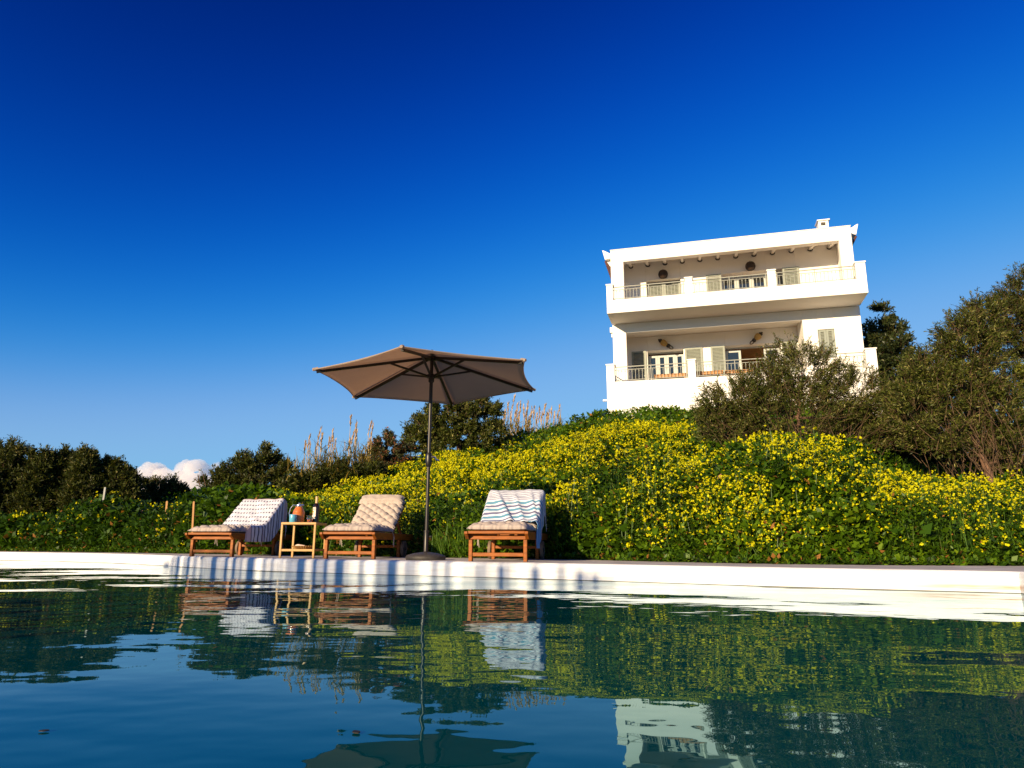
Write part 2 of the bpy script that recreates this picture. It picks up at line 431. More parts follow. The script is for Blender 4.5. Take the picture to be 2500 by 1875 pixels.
def pool_wall_mat():
    m, nt, b = new_mat('pool_plaster')
    b.inputs['Roughness'].default_value = 0.6
    g = nt.nodes.new('ShaderNodeNewGeometry')
    sp = nt.nodes.new('ShaderNodeSeparateXYZ'); nt.links.new(g.outputs['Position'], sp.inputs[0])
    mp = nt.nodes.new('ShaderNodeMapping'); mp.inputs['Scale'].default_value = (2.2, 2.2, 30); nt.links.new(g.outputs['Position'], mp.inputs[0])
    n1 = nt.nodes.new('ShaderNodeTexNoise'); n1.inputs['Scale'].default_value = 1.6; n1.inputs['Detail'].default_value = 6
    nt.links.new(mp.outputs[0], n1.inputs['Vector'])
    r = nt.nodes.new('ShaderNodeValToRGB')
    r.color_ramp.elements[0].position = 0.25; r.color_ramp.elements[0].color = (0.62, 0.61, 0.60, 1)
    r.color_ramp.elements[1].position = 0.6; r.color_ramp.elements[1].color = (0.74, 0.755, 0.79, 1)
    nt.links.new(n1.outputs[0], r.inputs[0])
    def mr(sock, a, b_, c, d):
        x = nt.nodes.new('ShaderNodeMapRange'); x.inputs[1].default_value = a; x.inputs[2].default_value = b_; x.inputs[3].default_value = c; x.inputs[4].default_value = d
        x.interpolation_type = 'SMOOTHSTEP'; nt.links.new(sock, x.inputs[0]); return x.outputs[0]
    def mul(a, b_):
        x = nt.nodes.new('ShaderNodeMath'); x.operation = 'MULTIPLY'; nt.links.new(a, x.inputs[0])
        if isinstance(b_, float): x.inputs[1].default_value = b_
        else: nt.links.new(b_, x.inputs[1])
        return x.outputs[0]
    # a brown tide stain in the right corner
    stain = mul(mul(mr(sp.outputs[0], 2.55, 3.2, 0, 1), mr(sp.outputs[2], WATER_Z + 0.01, WATER_Z + 0.03, 0, 1)), mr(sp.outputs[2], WATER_Z + 0.065, WATER_Z + 0.035, 0, 1))
    stain = mul(stain, mr(n1.outputs[0], 0.3, 0.6, 0.3, 1.0))
    line = mr(sp.outputs[2], WATER_Z + 0.006, WATER_Z + 0.002, 0, 1)
    m1 = nt.nodes.new('ShaderNodeMix'); m1.data_type = 'RGBA'; nt.links.new(mul(stain, 0.85), m1.inputs[0]); nt.links.new(r.outputs[0], m1.inputs[6]); m1.inputs[7].default_value = (0.36, 0.19, 0.09, 1)
    m2 = nt.nodes.new('ShaderNodeMix'); m2.data_type = 'RGBA'; nt.links.new(line, m2.inputs[0]); nt.links.new(m1.outputs[2], m2.inputs[6]); m2.inputs[7].default_value = (0.10, 0.10, 0.09, 1)
    nt.links.new(m2.outputs[2], b.inputs['Base Color'])
    bp = nt.nodes.new('ShaderNodeBump'); bp.inputs['Strength'].default_value = 0.8; bp.inputs['Distance'].default_value = 0.006
    n2 = nt.nodes.new('ShaderNodeTexNoise'); n2.inputs['Scale'].default_value = 9; n2.inputs['Detail'].default_value = 5; nt.links.new(g.outputs['Position'], n2.inputs['Vector'])
    nt.links.new(n2.outputs[0], bp.inputs['Height']); nt.links.new(bp.outputs[0], b.inputs['Normal'])
    return m
mb = MB()
rings = [(LOOP + outw * 0.035, 0.0), (LOOP + outw * 0.016, -0.005), (LOOP + outw * 0.004, -0.016), (LOOP, -0.035), (LOOP, WATER_Z), (LOOP, -0.9)]
mb.add([(p[0], p[1], z) for L_, z in rings for p in L_],
       [(k * n + i, k * n + (i + 1) % n, (k + 1) * n + (i + 1) % n, (k + 1) * n + i) for k in range(5) for i in range(n)])
pw = mb.build('pool_wall', pool_wall_mat(), smooth=True)
tag(pw, kind='structure')

def water_mat():
    m, nt, b = new_mat('pool_water')
    b.inputs['Base Color'].default_value = (0.0, 0.040, 0.040, 1)
    b.inputs['Roughness'].default_value = 0.015
    b.inputs['IOR'].default_value = 1.30
    g = nt.nodes.new('ShaderNodeNewGeometry')
    def noise(scale, detail, st):
        mp = nt.nodes.new('ShaderNodeMapping'); mp.inputs['Scale'].default_value = st; mp.inputs['Rotation'].default_value = (0, 0, RAD(8)); mp.inputs['Location'].default_value = (3.7, 5.3, 0)
        nt.links.new(g.outputs['Position'], mp.inputs[0])
        t = nt.nodes.new('ShaderNodeTexNoise'); t.inputs['Scale'].default_value = scale; t.inputs['Detail'].default_value = detail
        nt.links.new(mp.outputs[0], t.inputs['Vector']); return t.outputs[0]
    def mulc(a, c):
        x = nt.nodes.new('ShaderNodeMath'); x.operation = 'MULTIPLY'; nt.links.new(a, x.inputs[0]); x.inputs[1].default_value = c; return x.outputs[0]
    def add(a, b_):
        x = nt.nodes.new('ShaderNodeMath'); x.operation = 'ADD'; nt.links.new(a, x.inputs[0]); nt.links.new(b_, x.inputs[1]); return x.outputs[0]
    h = add(mulc(noise(0.9, 1.0, (0.7, 1, 1)), 0.030), add(mulc(noise(4.0, 2.0, (0.6, 1, 1)), 0.0036), mulc(noise(15.0, 1.0, (0.8, 1, 1)), 0.0004)))
    bp = nt.nodes.new('ShaderNodeBump'); bp.inputs['Strength'].default_value = 1.0; bp.inputs['Distance'].default_value = 1.0
    nt.links.new(h, bp.inputs['Height'])
    # clear blue green water body under a Fresnel surface, the steeper reflections tinted by the water
    fr = nt.nodes.new('ShaderNodeFresnel'); fr.inputs['IOR'].default_value = 1.44; nt.links.new(bp.outputs[0], fr.inputs['Normal'])
    gl = nt.nodes.new('ShaderNodeBsdfGlossy'); gl.inputs['Roughness'].default_value = 0.012; nt.links.new(bp.outputs[0], gl.inputs['Normal'])
    df = nt.nodes.new('ShaderNodeBsdfDiffuse'); df.inputs[0].default_value = (0.0, 0.055, 0.066, 1)
    cm = nt.nodes.new('ShaderNodeMix'); cm.data_type = 'RGBA'; nt.links.new(fr.outputs[0], cm.inputs[0])
    cm.inputs[6].default_value = (0.26, 0.70, 0.88, 1); cm.inputs[7].default_value = (1, 1, 1, 1)
    nt.links.new(cm.outputs[2], gl.inputs[0])
    mx = nt.nodes.new('ShaderNodeMixShader'); nt.links.new(fr.outputs[0], mx.inputs[0]); nt.links.new(df.outputs[0], mx.inputs[1]); nt.links.new(gl.outputs[0], mx.inputs[2])
    nt.links.new(mx.outputs[0], nt.nodes['Material Output'].inputs[0]); nt.nodes.remove(b)
    return m
me = bpy.data.meshes.new('water')
bm = bmesh.new()
fv = [bm.verts.new((p[0] + o[0] * 0.03, p[1] + o[1] * 0.03, WATER_Z)) for p, o in zip(LOOP, outw)]
bm.faces.new(fv)
bmesh.ops.triangulate(bm, faces=bm.faces)
bmesh.ops.recalc_face_normals(bm, faces=bm.faces)
for f in bm.faces:
    if f.normal.z < 0: f.normal_flip()
bm.to_mesh(me); bm.free()
me.materials.append(water_mat())
water = bpy.data.objects.new('water', me); C.objects.link(water)
tag(water, kind='structure')

# unseen lath screen, added behind the camera to cast streaky shade on the pool wall
def shade_screen():
    root = empty('shade_laths', (0, 0, 0))
    tag(root, 'unseen screen of upright wooden laths added behind the camera to shade the pool wall', 'shade screen')
    d = 13.0
    off = np.array([-math.sin(SUN_AZ), -math.cos(SUN_AZ)]) * d
    A, B = edge_pt(390, 1354.6) + off, edge_pt(1560, 1378.8) + off
    ln = np.linalg.norm(B - A); u = (B - A) / ln
    mb = MB(); x = 0.0; r2 = random.Random(5)
    top = d * math.tan(SUN_EL) + 0.0
    ang = math.atan2(u[1], u[0])
    while x < ln:
        w = r2.choice((0.05, 0.07, 0.10, 0.15, 0.22)) * (1.0 - 0.3 * x / ln)
        p = A + u * (x + w / 2)
        M = Matrix.Translation((p[0], p[1], 0)) @ Matrix.Rotation(ang, 4, 'Z')
        mb.bx(-w / 2, w / 2, -0.012, 0.012, -0.9, top + r2.uniform(-0.035, 0.0) - 0.16 * max(0, 1 - x / (0.08 * ln)) - 0.16 * max(0, (x - 0.9 * ln) / (0.1 * ln)), 0, M)
        x += w + r2.choice((0.02, 0.03, 0.04, 0.055, 0.10)) * (0.8 + 1.0 * x / ln)
    mb.build('laths', TEAKD, root)
    rl = MB()
    a3, b3 = (*(A + np.array([0, -0.05])), 0.3), (*(B + np.array([0, -0.05])), 0.3)
    rl.bar(a3, b3, 0.04, 0.06)
    rl.build('rail', TEAKD, root)
shade_screen()

# ------------------------------------------------------------------ the white villa
H_A, H_W, HD = 0.2657, 9.183, 8.5
HO = (4.071, 27.026, 0.0)
villa = empty('white_villa', HO, -H_A)
tag(villa, 'white two storey villa with deep balconies and sage shutters on the hilltop', 'house')
FLOOR1, FLOOR2 = 5.95, 9.10
YB = 1.5                                         # back wall of both recesses
# --- walls
mb = MB()
mb.bx(0, 0.54, 0, 0.30, 4.0, 8.90)               # lower left pillar
mb.bx(0.54, 7.16, 0, 0.30, 8.50, 8.90)           # lower lintel
mb.wall(7.16, H_W, 4.0, 8.90, 0, 0.30, [(7.67, 8.24, 6.95, 8.08)])
mb.bx(7.16, 7.40, 0.30, YB, 4.0, 8.75)
mb.bx(0, 0.30, 0.30, HD, 4.0, 8.90)
mb.bx(H_W - 0.30, H_W, 0.30, HD, 4.0, 8.90)
mb.bx(0.30, 7.16, 0.30, YB, 8.72, 8.90)          # recess ceiling
mb.wall(0.30, 7.16, 4.0, 8.72, YB, YB + 0.52, [(1.25, 2.72, FLOOR1, 8.1), (4.37, 6.50, FLOOR1, 8.1)])
mb.bx(0.30, H_W - 0.30, HD - 0.3, HD, 4.0, 11.9)
mb.build('lower_wall', WHITE, villa, bevel=0.012)
mb = MB()
mb.bx(0, 0.52, 0, 0.30, FLOOR2, 11.57)
mb.bx(8.73, H_W, 0, 0.30, FLOOR2, 11.57)
mb.bx(0, H_W, 0, 0.30, 11.57, 12.12)             # roof beam
mb.bx(-0.02, H_W + 0.02, -0.02, 0.32, 12.12, 12.15)
for xa, xb in ((0, 0.28), (H_W - 0.28, H_W)):
    mb.bx(xa, xb, 0.30, YB, 11.30, 12.0)
    mb.bx(xa, xb, 0.85, YB, FLOOR2, 11.30)
    mb.bx(xa, xb, YB + 0.52, HD - 0.3, FLOOR2, 12.0)
mb.wall(0, H_W, FLOOR2, 12.3, YB, YB + 0.52, [(1.32, 2.75, FLOOR2, 11.23), (4.42, 6.22, FLOOR2, 11.23), (6.56, 7.30, FLOOR2, 11.23)])
mb.build('upper_wall', WHITE, villa, bevel=0.012)
mb = MB()
mb.bx(0.3, H_W - 0.3, YB + 0.52, HD - 0.3, FLOOR1 - 0.15, FLOOR1)
mb.bx(0.02, H_W - 0.02, 0.3, HD - 0.3, 8.903, FLOOR2)
mb.build('floor_slab', FLOORT, villa)
# --- roof: sloping slab over the balcony, tiled eaves at both sides, hidden hip behind
mb = MB()
mb.prismx([(0.30, 11.78), (YB + 0.25, 12.12), (YB + 0.25, 12.26), (0.30, 11.90)], 0.28, H_W - 0.28, 0)
mb.build('balcony_ceiling', WHITE, villa)
for s_, x0 in ((-1, 0.0), (1, H_W)):
    mb = MB()
    prof = [(x0 - s_ * 0.02, 12.02), (x0 + s_ * 0.30, 11.98), (x0 + s_ * 0.41, 12.42), (x0 + s_ * 0.34, 12.40), (x0 - s_ * 0.02, 12.18)]
    mb.prism(prof, 0.55, HD + 0.4, 0)
    mb.prism([(x0 - s_ * 0.0, 11.72), (x0 + s_ * 0.22, 11.76), (x0 + s_ * 0.24, 11.975), (x0 - s_ * 0.0, 12.01)], 0.75, HD + 0.3, 0)
    mb.build('roof_eave', WHITE, villa, bevel=0.01)
mb = MB()
mb.add([(-0.3, 0.6, 12.1), (H_W + 0.3, 0.6, 12.1), (H_W + 0.3, HD + 0.4, 12.1), (-0.3, HD + 0.4, 12.1), (3.5, 4.4, 12.75), (H_W - 3.5, 4.4, 12.75)],
       [(0, 1, 5, 4), (1, 2, 5), (2, 3, 4, 5), (3, 0, 4)])
for s_, x0 in ((-1, 0.0), (1, H_W)):
    for k in range(34):                           # tile ends under each eave
        y = 0.62 + k * 0.24
        p = [(x0 + s_ * 0.30, y, 11.93), (x0 + s_ * 0.02, y, 11.45)]
        mb.tube(p, 0.045, 6)
mb.build('roof_tiles', TILE, villa)
mb = MB()
mb.wall(8.59, 8.99, 12.0, 13.76, 2.9, 3.0, [(8.69, 8.88, 13.55, 13.70)])
mb.bx(8.59, 8.67, 3.0, 3.40, 12.0, 13.76); mb.bx(8.91, 8.99, 3.0, 3.40, 12.0, 13.76); mb.bx(8.67, 8.91, 3.32, 3.40, 12.0, 13.76)
chim = mb.build('chimney', WHITE, villa)
mb = MB(); mb.bx(8.54, 9.05, 2.84, 3.46, 13.763, 13.81); mb.build('chimney_cap', WHITE, chim, bevel=0.006)
# --- beams of the balcony roof with dark hangers
for k in range(12):
    x = 0.70 + 0.7225 * k
    mb = MB()
    mb.bar((x, 0.28, 11.70), (x, YB + 0.05, 11.985), 0.10, 0.12)
    bmo = mb.build('roof_beam', WHITE, villa)
    mb = MB()
    pts = [(x + 0.085 * math.cos(a), YB - 0.035, 11.93 + 0.075 * math.sin(a)) for a in np.linspace(-math.pi, 0, 7)]
    mb.tube(pts, 0.022, 6); mb.build('hanger', BLACKM, bmo)
# --- balcony and terrace: slab, parapet, posts
def balcony(zf, zb, zp, zt, xl, xr, yo, posts, name, deep):
    mb = MB()
    if not deep:
        mb.bx(xl, xr, yo, 0.0, zb, zf)            # slab that juts out
        mb.bx(xl, xr, yo, yo + 0.18, zf, zp)
    else:
        mb.bx(xl, xr, yo, yo + 0.25, zb, zp)
    for xa, xb in ((xl, xl + 0.18), (xr - 0.18, xr)):
        mb.bx(xa, xb, yo + (0.25 if deep else 0.18), 0.0, zf if not deep else zb, zp)
    o = mb.build(name, PLASTER, villa, bevel=0.012)
    m2 = MB()
    m2.bx(xl + 0.185, xr - 0.185, yo + 0.255, YB - 0.002, zf - (0.2 if deep else -0.002), zf + (0 if deep else 0.012))
    m2.build('floor', FLOORT, villa)
    for xa, xb in posts:
        m2 = MB()
        m2.bx(xa, xb, yo - 0.004, yo + 0.255, zp - 0.02, zt - 0.05)
        m2.bx(xa - 0.025, xb + 0.025, yo - 0.03, yo + 0.28, zt - 0.05, zt)
        m2.build('parapet_post', PLASTER, villa, bevel=0.008)
YU, YL = -1.42, -1.454
PU = [(-0.03, 0.22), (2.95, 3.22), (5.91, 6.19), (8.88, 9.21)]
PL = [(-0.11, 0.20), (2.89, 3.17), (5.93, 6.20), (8.89, 9.23)]
balcony(FLOOR2, 8.90, 9.44, 10.10, -0.03, 9.21, YU, PU, 'balcony', False)
balcony(FLOOR1, 3.6, 6.17, 6.87, -0.11, 9.23, YL, PL, 'terrace', True)
def railing(x0, x1, y, zb, zm, zt, zfoot, side=False):
    mb = MB()
    P = (lambda a, z: (y, a, z)) if side else (lambda a, z: (a, y, z))
    mb.bar(P(x0, zt), P(x1, zt), 0.035, 0.03)
    mb.bar(P(x0, zm), P(x1, zm), 0.02, 0.02)
    mb.bar(P(x0, zb), P(x1, zb), 0.02, 0.02)
    nseg = max(1, round((x1 - x0) / 1.25))
    for k in range(nseg + 1):
        a = x0 + 0.06 + (x1 - x0 - 0.12) * k / nseg
        mb.bar(P(a, zfoot), P(a, zt), 0.024)
    nb = int((x1 - x0) / 0.125)
    for k in range(1, nb):
        a = x0 + (x1 - x0) * k / nb
        mb.bar(P(a, zb), P(a, zm), 0.014)
        mb.tube([P(a - 0.028 + 0.056 * q / 4, zm - 0.075 + 0.03 * math.sin(math.pi * q / 4)) for q in range(5)], 0.006, 4)
    return mb.build('railing', RAILM, villa)
for (a, b) in zip(PU[:-1], PU[1:]): railing(a[1], b[0], YU + 0.11, 9.51, 9.87, 9.985, 9.42)
for (a, b) in zip(PL[:-1], PL[1:]): railing(a[1], b[0], YL + 0.11, 6.24, 6.64, 6.755, 6.15)
for x in (0.08, 9.10):
    railing(YU + 0.26, -0.01, x, 9.51, 9.87, 9.985, 9.42, True)
for x in (0.04, 9.07):
    railing(YL + 0.27, -0.01, x, 6.24, 6.64, 6.755, 6.15, True)
# --- doors, windows, shutters
def shutter(x0, x1, z0, z1, y, dark=False):
    fm = MB(); w = 0.075
    fm.bx(x0, x0 + w, y - 0.045, y, z0, z1); fm.bx(x1 - w, x1, y - 0.045, y, z0, z1)
    fm.bx(x0 + w, x1 - w, y - 0.043, y - 0.002, z1 - w, z1); fm.bx(x0 + w, x1 - w, y - 0.043, y - 0.002, z0, z0 + w)
    zm = (z0 + z1) / 2
    if z1 - z0 > 1.5: fm.bx(x0 + w, x1 - w, y - 0.043, y - 0.002, zm - 0.04, zm + 0.04)
    o = fm.build('shutter', SAGE, villa)
    sm = MB(); k = 0
    z = z0 + w + 0.015
    while z < z1 - w - 0.03:
        if not (z1 - z0 > 1.5 and zm - 0.07 < z < zm + 0.04):
            sm.add([(x0 + w, y - 0.038, z), (x1 - w, y - 0.038, z), (x1 - w, y - 0.006, z + 0.042), (x0 + w, y - 0.006, z + 0.042),
                    (x0 + w, y - 0.038, z + 0.008), (x1 - w, y - 0.038, z + 0.008), (x1 - w, y - 0.006, z + 0.050), (x0 + w, y - 0.006, z + 0.050)],
                   [(0, 1, 2, 3), (7, 6, 5, 4), (0, 4, 5, 1), (2, 6, 7, 3)])
        z += 0.058
    sm.build('louvres', SAGE, o)
    return o
def leaf(x0, x1, z0, z1, y, bars=True, curtain=False):
    fm = MB(); w = 0.09
    fm.bx(x0, x0 + w, y, y + 0.05, z0, z1); fm.bx(x1 - w, x1, y, y + 0.05, z0, z1)
    fm.bx(x0 + w, x1 - w, y + 0.002, y + 0.048, z1 - w, z1); fm.bx(x0 + w, x1 - w, y + 0.002, y + 0.048, z0, z0 + 0.16)
    if bars: fm.bx(x0 + w, x1 - w, y + 0.004, y + 0.046, z0 + 0.75, z0 + 0.82)
    o = fm.build('door_leaf', CREAMP, villa)
    gm = MB(); gm.bx(x0 + w, x1 - w, y + 0.022, y + 0.030, z0 + 0.16, z1 - w)
    gm.build('pane', GLASS, o)
# lower recess
shutter(0.60, 1.20, FLOOR1 + 0.02, 8.1, YB - 0.01)
shutter(2.77, 3.47, FLOOR1 + 0.02, 8.1, YB - 0.01)
shutter(3.80, 4.35, FLOOR1 + 0.02, 8.1, YB - 0.01)
shutter(6.53, 7.10, FLOOR1 + 0.02, 8.1, YB - 0.01)
for k in range(4): leaf(1.28 + 0.36 * k, 1.28 + 0.36 * (k + 1) - 0.005, FLOOR1 + 0.02, 7.98, YB + 0.40)
leaf(4.40, 4.99, FLOOR1 + 0.02, 8.0, YB + 0.40, False); leaf(5.88, 6.47, FLOOR1 + 0.02, 8.0, YB + 0.40, False)
for xa, xb in ((1.25, 2.72), (4.37, 6.50)):
    mb = MB(); mb.wall(xa, xb, FLOOR1, 8.098, YB + 0.36, YB + 0.50, [(xa + 0.02, xb - 0.02, FLOOR1, 8.05)])
    mb.build('door_frame', CREAMP, villa)
# small shuttered window in the right wall
shutter(7.69, 7.955, 6.97, 8.07, 0.09); shutter(7.96, 8.225, 6.97, 8.07, 0.09)
mb = MB(); mb.bx(7.64, 8.27, -0.03, 0.05, 6.90, 6.95); mb.build('window_sill', WHITE, villa)
# upper recess
shutter(1.34, 2.03, FLOOR2 + 0.02, 11.20, YB + 0.30); shutter(2.04, 2.73, FLOOR2 + 0.02, 11.20, YB + 0.30)
shutter(3.79, 4.40, FLOOR2 + 0.02, 11.22, YB - 0.01)
shutter(6.80, 7.42, FLOOR2 + 0.02, 11.22, YB - 0.03)
for a, b in ((4.44, 5.02), (5.03, 5.61), (5.62, 6.20)): leaf(a, b, FLOOR2 + 0.02, 11.20, YB + 0.42, False)
leaf(6.58, 7.28, FLOOR2 + 0.02, 11.20, YB + 0.42, False)
mb = MB()
mb.bx(-0.13, -0.002, 0.18, 0.42, 8.62, 8.84); mb.tube([(-0.06, 0.30, 8.62), (-0.06, 0.30, 8.45)], 0.035, 8)
mb.build('rain_hopper', WHITE, villa)
mb = MB(); mb.tube([(-0.30, -1.2, 5.52), (-0.10, -1.2, 5.52)], 0.04, 8); mb.build('drain_spout', WHITE, villa)

def vw(x, y, z):
    """villa coordinates to world"""
    c, s = math.cos(-H_A), math.sin(-H_A)
    return (HO[0] + c * x - s * y, HO[1] + s * x + c * y, z)
# --- round wicker lamps on the upper wall
def wicker_lamp(x, label):
    root = empty('wicker_lamp', vw(x, YB, 11.20), -H_A)
    tag(root, label, 'wall lamp', 'wicker lamps on the upper balcony wall')
    mb = MB()
    prof = [(0.10, 0.0), (0.155, 0.05), (0.185, 0.12), (0.19, 0.19), (0.17, 0.27), (0.12, 0.33), (0.09, 0.345)]
    mb.lathe(prof, 16, (0, -0.20, 0)); mb.build('lamp_shade', WICKER, root, smooth=True)
    mb = MB()
    for k in range(16):
        a = 2 * math.pi * k / 16
        mb.tube([((r + 0.004) * math.cos(a), -0.20 + (r + 0.004) * math.sin(a), z) for r, z in prof], 0.008, 4)
    mb.build('cane_ribs', DARKW, root)
    mb = MB(); mb.tube([(0, -0.20, 0.34), (0, -0.20, 0.40), (0, 0.0, 0.40)], 0.014, 6); mb.build('bracket', BLACKM, root)
wicker_lamp(2.05, 'round dark wicker lamp above the closed double shutters upstairs')
wicker_lamp(5.57, 'round dark wicker lamp above the open balcony door upstairs')
# --- buoy shaped ornaments hung at a slant on the lower wall
def buoy(x0, z0, x1, z1, label):
    root = empty('fishing_float', vw((x0 + x1) / 2, YB, (z0 + z1) / 2), -H_A)
    tag(root, label, 'wall ornament', 'floats hung on the lower wall')
    d = Vector((x1 - x0, 0, z1 - z0)); L = d.length; d.normalize()
    P = lambda t: d * (t * L) - d * (L / 2) + Vector((0, -0.11, 0))
    m = MB(); m.tube([P(0.0), P(0.07), P(0.10), P(0.20), P(0.24)], [0.03, 0.05, 0.085, 0.08, 0.11], 10); m.build('top_cap', DARKW, root, smooth=True)
    m = MB(); m.tube([P(0.22), P(0.30), P(0.42), P(0.56), P(0.60)], [0.11, 0.135, 0.125, 0.075, 0.05], 12); m.build('float_body', OCHRE, root, smooth=True)
    m = MB(); m.tube([P(0.57), P(0.62), P(0.72), P(0.76)], [0.055, 0.085, 0.085, 0.05], 10); m.build('lower_cap', DARKW, root, smooth=True)
    s_ = d.cross(Vector((0, 1, 0)))
    m = MB(); m.tube([P(0.70) + s_ * 0.055 * math.sin(a) + d * (0.17 * (1 - math.cos(a)) * L / 2 / 0.35 * 0.55) for a in np.linspace(0, 2 * math.pi, 13)], 0.021, 6); m.build('rope_loop', DARKW, root)
buoy(1.73, 8.54, 2.32, 8.09, 'ochre and black float slanting down to the right over the glass doors')
buoy(5.84, 8.54, 5.33, 8.07, 'ochre and black float slanting down to the left over the open door')
# --- wooden tables and a bench out on the terrace
def terrace_table(x0, x1, y0, y1, z, label, name='wooden_table', cat='table'):
    cx, cy = (x0 + x1) / 2, (y0 + y1) / 2
    root = empty(name, vw(cx, cy, FLOOR1), -H_A)
    tag(root, label, cat)
    h = z - FLOOR1; hx, hy = (x1 - x0) / 2, (y1 - y0) / 2
    m = MB()
    for k in range(5):
        ya = -hy + 2 * hy * k / 5
        m.bx(-hx, hx, ya, ya + 2 * hy / 5 - 0.012, h - 0.035, h)
    m.bx(-hx + 0.03, hx - 0.03, -hy + 0.02, -hy + 0.045, h - 0.12, h - 0.035); m.bx(-hx + 0.03, hx - 0.03, hy - 0.045, hy - 0.02, h - 0.12, h - 0.035)
    m.build('tabletop' if cat == 'table' else 'seat', TABLEW, root)
    for sx in (-1, 1):
        for sy in (-1, 1):
            m = MB(); m.bx(sx * (hx - 0.08) - 0.03, sx * (hx - 0.08) + 0.03, sy * (hy - 0.08) - 0.03, sy * (hy - 0.08) + 0.03, 0, h - 0.037)
            m.build('leg', TABLEW, root)
TABLEW = mat('terrace_wood', (0.40, 0.18, 0.045), 0.5, 0.15, 6)
terrace_table(1.62, 2.85, -0.95, -0.35, 6.48, 'orange wooden table on the lower terrace before the glass doors')
terrace_table(3.15, 4.15, -0.95, -0.25, 6.50, 'wooden table on the lower terrace in front of sage shutters')
terrace_table(4.22, 5.25, -0.80, -0.20, 6.52, 'wooden table on the lower terrace beside the dark open doorway')

# ------------------------------------------------------------------ parasol
UX, UY = -0.908, 7.62
def canopy_mat():
    m, nt, b = new_mat('taupe_canvas')
    tc = nt.nodes.new('ShaderNodeTexCoord')
    n1 = nt.nodes.new('ShaderNodeTexNoise'); n1.inputs['Scale'].default_value = 5; n1.inputs['Detail'].default_value = 6
    nt.links.new(tc.outputs['Object'], n1.inputs['Vector'])
    r = nt.nodes.new('ShaderNodeValToRGB')
    r.color_ramp.elements[0].position = 0.3; r.color_ramp.elements[0].color = (0.47, 0.40, 0.335, 1)
    r.color_ramp.elements[1].position = 0.7; r.color_ramp.elements[1].color = (0.54, 0.46, 0.385, 1)
    nt.links.new(n1.outputs[0], r.inputs[0]); nt.links.new(r.outputs[0], b.inputs['Base Color'])
    b.inputs['Roughness'].default_value = 0.85; b.inputs['Specular IOR Level'].default_value = 0.2
    bp = nt.nodes.new('ShaderNodeBump'); bp.inputs['Distance'].default_value = 0.004
    n2 = nt.nodes.new('ShaderNodeTexNoise'); n2.inputs['Scale'].default_value = 14; n2.inputs['Detail'].default_value = 3
    nt.links.new(tc.outputs['Object'], n2.inputs['Vector']); nt.links.new(n2.outputs[0], bp.inputs['Height']); nt.links.new(bp.outputs[0], b.inputs['Normal'])
    t = nt.nodes.new('ShaderNodeBsdfTranslucent'); t.inputs[0].default_value = (0.74, 0.56, 0.43, 1)
    mx = nt.nodes.new('ShaderNodeMixShader'); mx.inputs[0].default_value = 0.5
    nt.links.new(b.outputs[0], mx.inputs[1]); nt.links.new(t.outputs[0], mx.inputs[2]); nt.links.new(mx.outputs[0], nt.nodes['Material Output'].inputs[0])
    return m
